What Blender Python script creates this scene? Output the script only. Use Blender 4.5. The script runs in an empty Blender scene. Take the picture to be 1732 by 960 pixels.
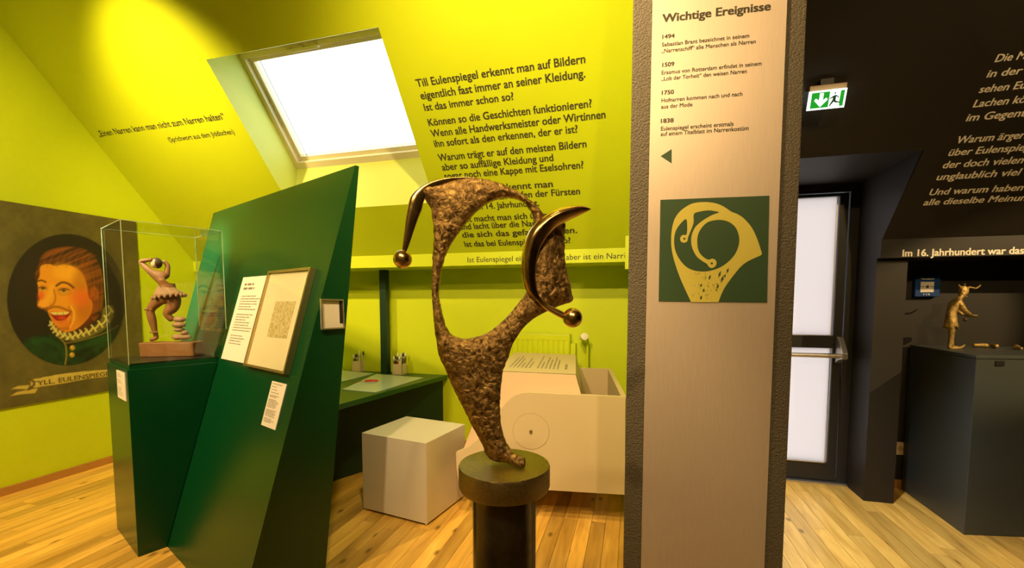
import bpy, bmesh, math, random
import numpy as np
from mathutils import Vector, Matrix, Euler
random.seed(7)
C = bpy.context.scene.collection
SC = bpy.context.scene
rad = math.radians

# ------------------------------------------------------------------ camera
cam_d = bpy.data.cameras.new('camera')
cam_d.sensor_width = 36.0
cam_d.lens = 741.0 / 1732.0 * 36.0
cam_d.shift_y = 80.0 / 1732.0
cam_d.clip_start = 0.02
cam = bpy.data.objects.new('camera', cam_d)
cam.location = (0, 0, 1.35)
cam.rotation_euler = (rad(90 - 3.87), 0, rad(15.5))
C.objects.link(cam)
SC.camera = cam

# ------------------------------------------------------------------ view and world
SC.view_settings.view_transform = 'Standard'
SC.view_settings.look = 'None'
SC.view_settings.gamma = 1.0
SC.view_settings.use_curve_mapping = False
SC.view_settings.exposure = -0.12
SC.cycles.max_bounces = 10
SC.cycles.diffuse_bounces = 6
SC.cycles.transparent_max_bounces = 16
SC.cycles.caustics_reflective = False
SC.cycles.caustics_refractive = False
SC.cycles.sample_clamp_indirect = 6.0
w = bpy.data.worlds.new('world')
SC.world = w
w.use_nodes = True
w.node_tree.nodes['Background'].inputs[0].default_value = (0.90, 0.96, 1.0, 1)
w.node_tree.nodes['Background'].inputs[1].default_value = 4.0

# ------------------------------------------------------------------ lights
WARM = (1.0, 0.69, 0.32)
def spot(name, loc, tgt, power, size=70, blend=0.6, color=WARM, radius=0.04):
    d = bpy.data.lights.new(name, 'SPOT')
    d.energy = power; d.spot_size = rad(size); d.spot_blend = blend
    d.color = color; d.shadow_soft_size = radius
    o = bpy.data.objects.new(name, d); C.objects.link(o)
    o.location = loc
    o.rotation_euler = (Vector(tgt) - Vector(loc)).to_track_quat('-Z', 'Y').to_euler()
    return o
def area(name, loc, nrm, sx, sy, power, color, portal=False, up=(0, 0, 1)):
    d = bpy.data.lights.new(name, 'AREA')
    d.shape = 'RECTANGLE'; d.size = sx; d.size_y = sy; d.energy = power; d.color = color
    o = bpy.data.objects.new(name, d); C.objects.link(o)
    z = -Vector(nrm).normalized(); x = Vector(up).cross(z).normalized(); y = z.cross(x)
    o.matrix_world = Matrix.Translation(loc) @ Matrix((x, y, z)).transposed().to_4x4()
    if portal: d.cycles.is_portal = True
    return o
# ceiling track spots of the yellow room, and two added fill spots
spot('spot_roof_left', (-3.0, 1.25, 3.2), (-3.2, 2.95, 2.15), 330, 80, 1.0)
spot('spot_left_wall', (-2.3, 0.5, 3.3), (-4.2, 2.2, 1.0), 310, 100, 0.9)
spot('fill_panel_left', (-3.3, 0.5, 3.1), (-2.98, 2.40, 1.45), 1900, 25, 1.0, color=(0.80, 1.0, 0.80))  # added green-tinted fill, brightens the left part of the slanted wall
spot('spot_case', (-1.9, 0.2, 3.3), (-2.6, 2.0, 1.2), 60, 40, 0.7)
spot('spot_text', (-0.45, 0.9, 3.45), (-0.45, 3.4, 2.1), 300, 120, 0.9)
spot('spot_desk', (-1.0, 0.1, 3.3), (-0.9, 3.7, 1.1), 360, 70, 0.8)
spot('spot_pillar', (0.5, -0.9, 3.2), (0.25, 1.75, 1.75), 190, 60, 0.9)
spot('spot_sculpture', (-0.62, -0.55, 3.1), (-0.35, 1.1, 1.25), 150, 34, 0.6)
spot('spot_floor', (-2.6, -0.8, 3.3), (-2.9, 1.7, 0), 560, 75, 0.8)
spot('fill_floor_right', (0.75, 2.2, 2.85), (1.0, 2.7, 0), 380, 62, 1.0, color=(0.97, 0.95, 0.95))  # added fill, stands in for daylight on the floor by the door
# black room
spot('spot_black_text', (1.9, 0.4, 2.75), (1.9, 3.1, 2.1), 95, 80, 0.9)
spot('spot_jester', (3.7, 1.6, 2.7), (2.0, 3.45, 1.2), 330, 26, 0.5, radius=0.015)
# daylight through the roof window
area('skylight_portal', (-2.1, 3.10, 3.02), (0, -0.758, -0.652), 1.3, 0.85, 1, (1, 1, 1), portal=True)

# ------------------------------------------------------------------ viewing geometry (used to place flat print on walls)
F_ = 741.0; CX = 866.0; CY = 560.0; TH = rad(3.87); YAW = rad(15.5)
EYE = np.array([0, 0, 1.35])
def ray(px, py):
    x = (px - CX) / F_; y = (py - CY) / F_
    c, s = math.cos(TH), math.sin(TH)
    v = np.array([x, c - y * s, -s - y * c])
    cz, sz = math.cos(YAW), math.sin(YAW)
    return np.array([v[0] * cz - v[1] * sz, v[0] * sz + v[1] * cz, v[2]])
def proj(P):
    d = np.asarray(P, float) - EYE
    cz, sz = math.cos(YAW), math.sin(YAW)
    X = d[..., 0] * cz + d[..., 1] * sz; Y = -d[..., 0] * sz + d[..., 1] * cz; Zz = d[..., 2]
    c, s = math.cos(TH), math.sin(TH)
    z = Y * c - Zz * s; yu = Y * s + Zz * c
    return np.stack([CX + F_ * X / z, CY - F_ * yu / z], -1)
def onpl(px, py, P0, n):
    r = ray(px, py); n = np.asarray(n, float)
    return EYE + r * (np.dot(np.asarray(P0, float) - EYE, n) / np.dot(r, n))
def onz(px, py, z=0):
    r = ray(px, py); return EYE + r * ((z - 1.35) / r[2])
def DIR(a):
    return np.array([math.cos(rad(a)), math.sin(rad(a)), 0.0])
UPZ = np.array([0, 0, 1.0])
SL = rad(49.26)
SL_P = np.array([-4.22, 3.077, 2.099])                    # a point of the roof plane
SL_N = np.array([0, math.sin(SL), math.cos(SL)])           # roof plane normal (outwards)
SL_UP = np.array([0, -math.cos(SL), math.sin(SL)])
def roof_z(v): return 2.099 + (3.077 - v) * math.tan(SL)

# ------------------------------------------------------------------ materials
def lin(c):
    return tuple(((x / 255) / 12.92 if x / 255 <= 0.04045 else ((x / 255 + 0.055) / 1.055) ** 2.4) for x in c)
def mat(name, color, rough=0.6, metal=0.0, bump=0.0, bscale=60, var=0.0, vscale=4, spec=0.5, emit=None, estr=0, coat=0.0, bdist=0.002):
    m = bpy.data.materials.new(name); m.use_nodes = True
    nt = m.node_tree; N = nt.nodes; L = nt.links
    b = N['Principled BSDF']
    b.inputs['Base Color'].default_value = (*color, 1)
    b.inputs['Roughness'].default_value = rough
    b.inputs['Metallic'].default_value = metal
    b.inputs['Specular IOR Level'].default_value = spec
    if coat: b.inputs['Coat Weight'].default_value = coat
    if emit:
        b.inputs['Emission Color'].default_value = (*emit, 1); b.inputs['Emission Strength'].default_value = estr
    tc = N.new('ShaderNodeTexCoord')
    if var:
        n = N.new('ShaderNodeTexNoise'); n.inputs['Scale'].default_value = vscale; n.inputs['Detail'].default_value = 5
        L.new(tc.outputs['Object'], n.inputs['Vector'])
        mx = N.new('ShaderNodeMix'); mx.data_type = 'RGBA'
        mx.inputs[6].default_value = (*[max(0, x * (1 - var)) for x in color], 1)
        mx.inputs[7].default_value = (*[min(1, x * (1 + var)) for x in color], 1)
        L.new(n.outputs['Fac'], mx.inputs[0]); L.new(mx.outputs[2], b.inputs['Base Color'])
    if bump:
        n = N.new('ShaderNodeTexNoise'); n.inputs['Scale'].default_value = bscale; n.inputs['Detail'].default_value = 4
        L.new(tc.outputs['Object'], n.inputs['Vector'])
        bp = N.new('ShaderNodeBump'); bp.inputs['Strength'].default_value = bump; bp.inputs['Distance'].default_value = bdist
        L.new(n.outputs['Fac'], bp.inputs['Height']); L.new(bp.outputs['Normal'], b.inputs['Normal'])
    return m
M = {}
M['yellow'] = mat('yellow_green_paint', (0.53, 0.645, 0.006), 0.55, bump=0.15, bscale=180, var=0.03)
M['black'] = mat('black_brown_paint', (0.017, 0.0130, 0.0075), 0.6, bump=0.1, bscale=150)
M['green'] = mat('green_lacquer', (0.0012, 0.050, 0.013), 0.27, bump=0.04, bscale=300, spec=0.45)
M['green_top'] = mat('green_desk_paint', (0.008, 0.075, 0.014), 0.35)
M['green_dark'] = mat('dark_green_paint', (0.003, 0.028, 0.010), 0.5)
M['white'] = mat('cream_white_paint', (0.66, 0.61, 0.52), 0.42, bump=0.03, bscale=200)
M['boxcream'] = mat('cream_board_paint', (0.56, 0.46, 0.29), 0.45, bump=0.03, bscale=200)
M['white_plain'] = mat('white_plastic', (0.8, 0.78, 0.72), 0.4)
M['beigewall'] = mat('off_white_wall_paint', (0.42, 0.37, 0.28), 0.7)
M['pillar'] = mat('taupe_textured_paint', (0.125, 0.102, 0.066), 0.55, bump=1.0, bscale=150, bdist=0.006)
M['ink'] = mat('dark_brown_lettering', (0.045, 0.04, 0.018), 0.7)
M['ink_black'] = mat('black_lettering', (0.022, 0.018, 0.014), 0.6)
M['ink_cream'] = mat('cream_lettering', (0.95, 0.88, 0.72), 0.6)
M['ink_grey'] = mat('grey_print', (0.20, 0.18, 0.14), 0.7)
M['card'] = mat('cream_card', (0.80, 0.74, 0.66), 0.6)
M['paper'] = mat('yellowed_paper', (0.78, 0.72, 0.50), 0.7, var=0.05)
M['brass'] = mat('brass_frame', (0.52, 0.42, 0.20), 0.35, metal=0.9)
M['silver'] = mat('brushed_silver', (0.62, 0.58, 0.50), 0.35, metal=0.9)
M['darkmetal'] = mat('dark_metal', (0.05, 0.045, 0.04), 0.4, metal=0.6)
M['doorframe'] = mat('dark_door_frame', (0.022, 0.020, 0.017), 0.45)
M['grey_ped'] = mat('dark_grey_lacquer', (0.060, 0.070, 0.066), 0.42, bump=0.05, bscale=200)
M['shadowgap'] = mat('black_recess', (0.004, 0.004, 0.004), 0.8)
M['lining'] = mat('daylit_lining_paint', (0.60, 0.66, 0.12), 0.55)  # the yellow room paint made paler, window daylight put into the colour
M['winframe'] = mat('cream_window_frame', (0.72, 0.66, 0.42), 0.45)
M['box_wood'] = mat('pale_board_box', (0.66, 0.55, 0.33), 0.6, var=0.08, vscale=30)
M['red'] = mat('red_plastic', (0.55, 0.02, 0.01), 0.4)
M['blue'] = mat('blue_plastic', (0.006, 0.05, 0.22), 0.35)
M['emblem_green'] = mat('emblem_dark_green', (0.030, 0.075, 0.022), 0.6, bump=0.05)
M['emblem_yellow'] = mat('emblem_yellow', (0.66, 0.56, 0.09), 0.6)
M['exit_green'] = mat('exit_sign_green', (0.0, 0.25, 0.02), 0.5, emit=(0.0, 0.33, 0.02), estr=0.9)
M['exit_white'] = mat('exit_sign_white', (0.9, 0.95, 0.9), 0.5, emit=(0.85, 1.0, 0.92), estr=2.2)
M['exit_dark'] = mat('exit_sign_figure', (0.0, 0.10, 0.03), 0.5)
M['tan'] = mat('tan_housing', (0.50, 0.33, 0.16), 0.5)
M['inlay'] = mat('frosted_glass_inlay', (0.50, 0.62, 0.52), 0.22)
M['carved'] = mat('carved_limewood', (0.28, 0.13, 0.045), 0.55, var=0.35, vscale=22, bump=0.5, bscale=60)
M['carved_light'] = mat('carved_wood_pale', (0.36, 0.22, 0.125), 0.6, var=0.25, vscale=25, bump=0.4, bscale=70)
M['carved_dark'] = mat('carved_wood_dark', (0.07, 0.035, 0.015), 0.6)
M['jester'] = mat('gilded_bronze_patina', (0.50, 0.34, 0.10), 0.45, metal=0.55, var=0.7, vscale=45, bump=1.0, bscale=110, bdist=0.005)
M['skirting'] = mat('oak_skirting', (0.42, 0.20, 0.045), 0.45, var=0.12, vscale=12)
M['bristle'] = mat('dark_bristle', (0.03, 0.02, 0.015), 0.8)
M['teal'] = mat('radiator_paint', (0.53, 0.645, 0.006), 0.4)

def m_brushed():
    m = mat('brushed_champagne_steel', (0.70, 0.57, 0.45), 0.42, metal=0.35)
    nt = m.node_tree; N = nt.nodes; L = nt.links; b = N['Principled BSDF']
    tc = N.new('ShaderNodeTexCoord'); mp = N.new('ShaderNodeMapping'); mp.inputs['Scale'].default_value = (900, 900, 14)
    n = N.new('ShaderNodeTexNoise'); n.inputs['Scale'].default_value = 1; n.inputs['Detail'].default_value = 3
    L.new(tc.outputs['Object'], mp.inputs['Vector']); L.new(mp.outputs['Vector'], n.inputs['Vector'])
    mx = N.new('ShaderNodeMix'); mx.data_type = 'RGBA'
    mx.inputs[6].default_value = (0.56, 0.45, 0.35, 1); mx.inputs[7].default_value = (0.76, 0.62, 0.50, 1)
    L.new(n.outputs['Fac'], mx.inputs[0]); L.new(mx.outputs[2], b.inputs['Base Color'])
    mr = N.new('ShaderNodeMapRange'); mr.inputs[3].default_value = 0.38; mr.inputs[4].default_value = 0.55
    L.new(n.outputs['Fac'], mr.inputs[0]); L.new(mr.outputs[0], b.inputs['Roughness'])
    return m
M['steel'] = m_brushed()

def m_wood():
    m = bpy.data.materials.new('oiled_oak_boards'); m.use_nodes = True
    nt = m.node_tree; N = nt.nodes; L = nt.links; b = N['Principled BSDF']
    tc = N.new('ShaderNodeTexCoord'); geo = N.new('ShaderNodeNewGeometry'); oi = N.new('ShaderNodeObjectInfo')
    # grain runs along the board (world Y); every board gets its own offset and tone
    add = N.new('ShaderNodeVectorMath'); add.operation = 'ADD'
    sc = N.new('ShaderNodeVectorMath'); sc.operation = 'SCALE'; sc.inputs[3].default_value = 37.0
    comb = N.new('ShaderNodeCombineXYZ')
    L.new(oi.outputs['Random'], comb.inputs[0]); L.new(oi.outputs['Random'], comb.inputs[1]); L.new(oi.outputs['Random'], comb.inputs[2])
    L.new(comb.outputs[0], sc.inputs[0]); L.new(geo.outputs['Position'], add.inputs[0]); L.new(sc.outputs[0], add.inputs[1])
    mp = N.new('ShaderNodeMapping'); mp.inputs['Scale'].default_value = (13, 1.5, 1)
    L.new(add.outputs[0], mp.inputs['Vector'])
    g = N.new('ShaderNodeTexNoise'); g.inputs['Scale'].default_value = 1.6; g.inputs['Detail'].default_value = 8; g.inputs['Distortion'].default_value = 0.8
    L.new(mp.outputs[0], g.inputs['Vector'])
    r = N.new('ShaderNodeValToRGB')
    e = r.color_ramp.elements
    e[0].position = 0.25; e[0].color = (0.52, 0.27, 0.045, 1)
    e[1].position = 0.75; e[1].color = (0.90, 0.57, 0.13, 1)
    k = r.color_ramp.elements.new(0.5); k.color = (0.74, 0.43, 0.08, 1)
    L.new(g.outputs['Fac'], r.inputs[0])
    hv = N.new('ShaderNodeHueSaturation')
    mr = N.new('ShaderNodeMapRange'); mr.inputs[3].default_value = 0.66; mr.inputs[4].default_value = 1.16
    L.new(oi.outputs['Random'], mr.inputs[0]); L.new(mr.outputs[0], hv.inputs['Value']); L.new(r.outputs[0], hv.inputs['Color'])
    # knots
    mp2 = N.new('ShaderNodeMapping'); mp2.inputs['Scale'].default_value = (6, 3.0, 1)
    L.new(add.outputs[0], mp2.inputs['Vector'])
    vo = N.new('ShaderNodeTexVoronoi'); vo.inputs['Scale'].default_value = 1.0; vo.voronoi_dimensions = '2D'
    L.new(mp2.outputs[0], vo.inputs['Vector'])
    kr = N.new('ShaderNodeValToRGB'); kr.color_ramp.elements[0].position = 0.03; kr.color_ramp.elements[0].color = (1, 1, 1, 1)
    kr.color_ramp.elements[1].position = 0.11; kr.color_ramp.elements[1].color = (0, 0, 0, 1)
    L.new(vo.outputs['Distance'], kr.inputs[0])
    sel = N.new('ShaderNodeMath'); sel.operation = 'GREATER_THAN'; sel.inputs[1].default_value = 0.62
    sepc = N.new('ShaderNodeSeparateColor'); L.new(vo.outputs['Color'], sepc.inputs[0]); L.new(sepc.outputs[0], sel.inputs[0])
    mu = N.new('ShaderNodeMath'); mu.operation = 'MULTIPLY'; L.new(kr.outputs[0], mu.inputs[0]); L.new(sel.outputs[0], mu.inputs[1])
    mu2 = N.new('ShaderNodeMath'); mu2.operation = 'MULTIPLY'; mu2.inputs[1].default_value = 0.8; L.new(mu.outputs[0], mu2.inputs[0])
    mx = N.new('ShaderNodeMix'); mx.data_type = 'RGBA'; mx.inputs[7].default_value = (0.10, 0.045, 0.012, 1)
    L.new(mu2.outputs[0], mx.inputs[0]); L.new(hv.outputs[0], mx.inputs[6]); L.new(mx.outputs[2], b.inputs['Base Color'])
    b.inputs['Roughness'].default_value = 0.33
    bp = N.new('ShaderNodeBump'); bp.inputs['Strength'].default_value = 0.12; bp.inputs['Distance'].default_value = 0.001
    L.new(g.outputs['Fac'], bp.inputs['Height']); L.new(bp.outputs[0], b.inputs['Normal'])
    return m
M['oak'] = m_wood()

def m_bronze(name, c0, c1, rough, bump, scale, edge=False, metal=0.85):
    m = bpy.data.materials.new(name); m.use_nodes = True
    nt = m.node_tree; N = nt.nodes; L = nt.links; b = N['Principled BSDF']
    b.inputs['Metallic'].default_value = metal; b.inputs['Roughness'].default_value = rough
    tc = N.new('ShaderNodeTexCoord')
    n = N.new('ShaderNodeTexNoise'); n.inputs['Scale'].default_value = scale; n.inputs['Detail'].default_value = 9; n.inputs['Distortion'].default_value = 1.2
    n.inputs['Roughness'].default_value = 0.62
    L.new(tc.outputs['Object'], n.inputs['Vector'])
    r = N.new('ShaderNodeValToRGB'); r.color_ramp.elements[0].position = 0.36; r.color_ramp.elements[0].color = (*c0, 1)
    r.color_ramp.elements[1].position = 0.68; r.color_ramp.elements[1].color = (*c1, 1)
    L.new(n.outputs['Fac'], r.inputs[0])
    L.new(r.outputs[0], b.inputs['Base Color'])
    if bump:
        bp = N.new('ShaderNodeBump'); bp.inputs['Strength'].default_value = bump; bp.inputs['Distance'].default_value = 0.006
        L.new(n.outputs['Fac'], bp.inputs['Height']); L.new(bp.outputs[0], b.inputs['Normal'])
    return m
M['bronze_rough'] = m_bronze('rough_cast_bronze', (0.11, 0.058, 0.018), (0.66, 0.42, 0.14), 0.33, 0.9, 60)
M['bronze_polish'] = m_bronze('polished_bronze', (0.50, 0.31, 0.10), (0.85, 0.60, 0.25), 0.24, 0.15, 14, metal=1.0)
M['bronze_disc'] = m_bronze('hammered_bronze', (0.26, 0.18, 0.07), (0.42, 0.31, 0.13), 0.3, 0.35, 160)
M['column'] = m_bronze('dark_blued_steel', (0.06, 0.052, 0.038), (0.14, 0.12, 0.085), 0.22, 0.05, 6)

def m_glass(name, tint=(1, 1, 1), ior=1.5, boost=1.0):
    m = bpy.data.materials.new(name); m.use_nodes = True
    nt = m.node_tree; N = nt.nodes; L = nt.links
    for n in list(N):
        if n.type == 'BSDF_PRINCIPLED': N.remove(n)
    out = [n for n in N if n.type == 'OUTPUT_MATERIAL'][0]
    t = N.new('ShaderNodeBsdfTransparent'); t.inputs[0].default_value = (*tint, 1)
    g = N.new('ShaderNodeBsdfGlossy'); g.inputs['Roughness'].default_value = 0.0
    f = N.new('ShaderNodeFresnel'); ge = N.new('ShaderNodeNewGeometry')
    mi = N.new('ShaderNodeMix'); mi.data_type = 'FLOAT'; mi.inputs[2].default_value = ior; mi.inputs[3].default_value = 1 / ior
    L.new(ge.outputs['Backfacing'], mi.inputs[0]); L.new(mi.outputs[0], f.inputs[0])
    mu = N.new('ShaderNodeMath'); mu.operation = 'MULTIPLY'; mu.inputs[1].default_value = boost; mu.use_clamp = True
    mx = N.new('ShaderNodeMixShader')
    L.new(f.outputs[0], mu.inputs[0]); L.new(mu.outputs[0], mx.inputs[0])
    L.new(t.outputs[0], mx.inputs[1]); L.new(g.outputs[0], mx.inputs[2]); L.new(mx.outputs[0], out.inputs[0])
    return m
M['glass'] = m_glass('display_case_glass', (0.985, 0.995, 0.98), 1.5, 0.8)
M['glass_edge'] = mat('glass_cut_edge', (0.45, 0.55, 0.30), 0.2)
M['glass_win'] = m_glass('window_glass', (0.96, 0.99, 0.98), 1.45)
def m_frost():
    m = bpy.data.materials.new('frosted_door_glass'); m.use_nodes = True
    nt = m.node_tree; N = nt.nodes; L = nt.links
    for n in list(N):
        if n.type == 'BSDF_PRINCIPLED': N.remove(n)
    out = [n for n in N if n.type == 'OUTPUT_MATERIAL'][0]
    t = N.new('ShaderNodeBsdfTranslucent'); t.inputs[0].default_value = (0.56, 0.51, 0.49, 1)
    g = N.new('ShaderNodeBsdfDiffuse'); g.inputs[0].default_value = (0.85, 0.82, 0.8, 1)
    mx = N.new('ShaderNodeMixShader'); mx.inputs[0].default_value = 0.1
    L.new(t.outputs[0], mx.inputs[1]); L.new(g.outputs[0], mx.inputs[2]); L.new(mx.outputs[0], out.inputs[0])
    return m
M['frost'] = m_frost()
def m_attr():
    m = bpy.data.materials.new('oil_painting'); m.use_nodes = True
    nt = m.node_tree; N = nt.nodes; L = nt.links; b = N['Principled BSDF']
    a = N.new('ShaderNodeVertexColor'); a.layer_name = 'paint'
    L.new(a.outputs[0], b.inputs['Base Color']); b.inputs['Roughness'].default_value = 0.6
    n = N.new('ShaderNodeTexNoise'); n.inputs['Scale'].default_value = 130; tc = N.new('ShaderNodeTexCoord')
    L.new(tc.outputs['Object'], n.inputs['Vector'])
    bp = N.new('ShaderNodeBump'); bp.inputs['Strength'].default_value = 0.15; bp.inputs['Distance'].default_value = 0.001
    L.new(n.outputs[0], bp.inputs['Height']); L.new(bp.outputs[0], b.inputs['Normal'])
    return m
M['paint'] = m_attr()

# ------------------------------------------------------------------ helpers
def link(name, me, m, parent=None, smooth=False):
    o = bpy.data.objects.new(name, me)
    if m is not None:
        if isinstance(m, (list, tuple)):
            for k in m: me.materials.append(k)
        else: me.materials.append(m)
    C.objects.link(o)
    if parent is not None: o.parent = parent
    if smooth:
        me.polygons.foreach_set('use_smooth', [True] * len(me.polygons))
    return o
def poly(name, verts, faces, m, parent=None, smooth=False):
    me = bpy.data.meshes.new(name)
    me.from_pydata([tuple(float(c) for c in v) for v in verts], [], faces); me.update()
    return link(name, me, m, parent, smooth)
def from_bm(name, bm, m, parent=None, smooth=False, bevel=0, seg=2):
    if bevel:
        bmesh.ops.remove_doubles(bm, verts=bm.verts, dist=1e-6)
        ed = [e for e in bm.edges if len(e.link_faces) == 2 and e.calc_face_angle(0) > 0.5]
        bmesh.ops.bevel(bm, geom=ed, offset=bevel, segments=seg, profile=0.6, affect='EDGES')
    bmesh.ops.recalc_face_normals(bm, faces=bm.faces)
    me = bpy.data.meshes.new(name); bm.to_mesh(me); bm.free()
    return link(name, me, m, parent, smooth)
def bm_box(bm, lo, hi):
    x0, y0, z0 = lo; x1, y1, z1 = hi
    v = [bm.verts.new(p) for p in ((x0, y0, z0), (x1, y0, z0), (x1, y1, z0), (x0, y1, z0), (x0, y0, z1), (x1, y0, z1), (x1, y1, z1), (x0, y1, z1))]
    for f in ((0, 3, 2, 1), (4, 5, 6, 7), (0, 1, 5, 4), (1, 2, 6, 5), (2, 3, 7, 6), (3, 0, 4, 7)):
        bm.faces.new([v[i] for i in f])
def box(name, lo, hi, m, parent=None, bevel=0.0):
    bm = bmesh.new(); bm_box(bm, lo, hi)
    return from_bm(name, bm, m, parent, bevel=bevel)
def boxes(name, L_, m, parent=None, bevel=0.0):
    bm = bmesh.new()
    for lo, hi in L_: bm_box(bm, lo, hi)
    return from_bm(name, bm, m, parent, bevel=bevel)
def bm_prism(bm, pts, off):
    """extrude a planar 3D polygon by vector off"""
    a = [bm.verts.new(tuple(map(float, p))) for p in pts]
    b = [bm.verts.new(tuple(map(float, np.asarray(p, float) + np.asarray(off, float)))) for p in pts]
    n = len(pts)
    bm.faces.new(a[::-1]); bm.faces.new(b)
    for i in range(n): bm.faces.new([a[i], a[(i + 1) % n], b[(i + 1) % n], b[i]])
def prism(name, pts, off, m, parent=None, bevel=0.0, smooth=False):
    bm = bmesh.new(); bm_prism(bm, pts, off)
    return from_bm(name, bm, m, parent, bevel=bevel, smooth=smooth)
def bm_cyl(bm, p0, p1, r0, r1=None, n=24):
    r1 = r0 if r1 is None else r1
    p0 = Vector(p0); p1 = Vector(p1); d = (p1 - p0).normalized()
    x = d.orthogonal().normalized(); y = d.cross(x)
    a = []; b = []
    for i in range(n):
        t = 2 * math.pi * i / n; q = x * math.cos(t) + y * math.sin(t)
        a.append(bm.verts.new(p0 + q * r0)); b.append(bm.verts.new(p1 + q * r1))
    bm.faces.new(a[::-1]); bm.faces.new(b)
    for i in range(n): bm.faces.new([a[i], a[(i + 1) % n], b[(i + 1) % n], b[i]])
def cyl(name, p0, p1, r0, m, parent=None, r1=None, n=24, bevel=0.0, smooth=True):
    bm = bmesh.new(); bm_cyl(bm, p0, p1, r0, r1, n)
    o = from_bm(name, bm, m, parent, bevel=bevel)
    if smooth: shade_angle(o)
    return o
def shade_angle(o, ang=40):
    me = o.data
    me.polygons.foreach_set('use_smooth', [True] * len(me.polygons))
    bm = bmesh.new(); bm.from_mesh(me)
    for e in bm.edges:
        if len(e.link_faces) == 2 and e.calc_face_angle(0) > rad(ang): e.smooth = False
    bm.to_mesh(me); bm.free()
def ball(name, c, r, m, parent=None, seg=24, scale=(1, 1, 1)):
    bm = bmesh.new(); bmesh.ops.create_uvsphere(bm, u_segments=seg, v_segments=seg // 2 + 2, radius=r)
    for v in bm.verts: v.co = Vector((v.co.x * scale[0] + c[0], v.co.y * scale[1] + c[1], v.co.z * scale[2] + c[2]))
    return from_bm(name, bm, m, parent, smooth=True)
def thing(name, label, cat, loc=(0, 0, 0), rz=0.0, group=None):
    o = bpy.data.objects.new(name, None); C.objects.link(o)
    o.location = tuple(float(x) for x in loc); o.rotation_euler = (0, 0, rz); o.empty_display_size = 0.1
    tag(o, label, cat, group)
    return o
def tag(o, label=None, cat=None, group=None, kind=None):
    if label: o['label'] = label
    if cat: o['category'] = cat
    if group: o['group'] = group
    if kind: o['kind'] = kind
    return o
def struct(o, label=None, cat=None):
    return tag(o, label, cat, kind='structure')
def frame_mat(P0, x, z):
    """matrix with local X along x, local Z along z (in-plane up) and Y into the wall"""
    x = Vector(x).normalized(); z = Vector(z).normalized(); y = z.cross(x)
    return Matrix.Translation(Vector([float(c) for c in P0])) @ Matrix((x, y, z)).transposed().to_4x4()

# text --------------------------------------------------------------
def text_mesh(body, bold=0.0, align='LEFT'):
    cu = bpy.data.curves.new('t', 'FONT'); cu.body = body; cu.size = 1.0; cu.resolution_u = 3
    cu.offset = bold; cu.align_x = align; cu.extrude = 0.0
    o = bpy.data.objects.new('t', cu); C.objects.link(o)
    dg = bpy.context.evaluated_depsgraph_get()
    me = bpy.data.meshes.new_from_object(o.evaluated_get(dg))
    bpy.data.objects.remove(o); bpy.data.curves.remove(cu)
    return me
CAP = 0.70
def lettering(name, body, P0, P1, up, cap, m, parent, nrm, bold=0.012, vis=None, lift=0.0012):
    """print body on a plane: baseline P0 -> P1 covers vis (default the whole body); cap = capital height (m)"""
    P0 = np.asarray(P0, float); P1 = np.asarray(P1, float); up = np.asarray(up, float)
    x = P1 - P0; L = np.linalg.norm(x); x = x / L
    me = text_mesh(body)
    ref = me
    if vis and vis != body: ref = text_mesh(vis)
    co = np.zeros(len(ref.vertices) * 3); ref.vertices.foreach_get('co', co); co = co.reshape(-1, 3)
    x0, x1 = co[:, 0].min(), co[:, 0].max()
    if ref is not me: bpy.data.meshes.remove(ref)
    s = L / (x1 - x0); sy = cap / CAP
    co = np.zeros(len(me.vertices) * 3); me.vertices.foreach_get('co', co); co = co.reshape(-1, 3)
    n = np.asarray(nrm, float)
    out = P0 + np.outer((co[:, 0] - x0) * s, x) + np.outer(co[:, 1] * sy, up) + n * lift
    if bold > 0:
        F0 = [tuple(p.vertices) for p in me.polygons]; nv0 = len(out); VV = []; FF = []
        b_ = bold * 1.15
        for k, (dx, dy) in enumerate(((0, 0), (b_, b_ * .5), (-b_, b_ * .5), (b_, -b_ * .5), (-b_, -b_ * .5), (b_ * 1.0, 0), (-b_ * 1.0, 0))):
            VV.append(out + x * dx * s + up * dy * sy + n * 0.00001 * k); FF += [tuple(i + nv0 * k for i in f) for f in F0]
        bpy.data.meshes.remove(me)
        me = bpy.data.meshes.new(name); me.from_pydata(np.concatenate(VV).tolist(), [], FF); me.update()
    else:
        me.vertices.foreach_set('co', out.ravel()); me.update()
    o = link(name, me, m, None)
    if parent is not None:
        o.parent = parent; o.matrix_parent_inverse = parent_inv(parent)
    return o
def parent_inv(p):
    bpy.context.view_layer.update()
    return p.matrix_world.inverted()
def adopt(o, p):
    """parent o (built in world coordinates) to p without moving it"""
    o.parent = p; o.matrix_parent_inverse = parent_inv(p); return o
def capheight(px_h, P, up):
    a = proj(P)[1]; b = proj(P + np.asarray(up) * 0.01)[1]
    return 0.01 * px_h / abs(a - b)
def smooth_poly(pts, k=6, closed=True):
    P = np.asarray(pts, float); n = len(P); out = []
    rng = range(n) if closed else range(n - 1)
    for i in rng:
        if closed: a, b, c, d = P[(i - 1) % n], P[i], P[(i + 1) % n], P[(i + 2) % n]
        else: a, b, c, d = P[max(i - 1, 0)], P[i], P[i + 1], P[min(i + 2, n - 1)]
        for j in range(k):
            t = j / k
            out.append(0.5 * ((2 * b) + (-a + c) * t + (2 * a - 5 * b + 4 * c - d) * t * t + (-a + 3 * b - 3 * c + d) * t ** 3))
    if not closed: out.append(P[-1])
    return np.array(out)
def resample(pts, n):
    P = np.asarray(pts, float); d = np.r_[0, np.cumsum(np.linalg.norm(np.diff(P, axis=0), axis=1))]
    t = np.linspace(0, d[-1], n)
    return np.stack([np.interp(t, d, P[:, i]) for i in range(P.shape[1])], -1)
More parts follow.
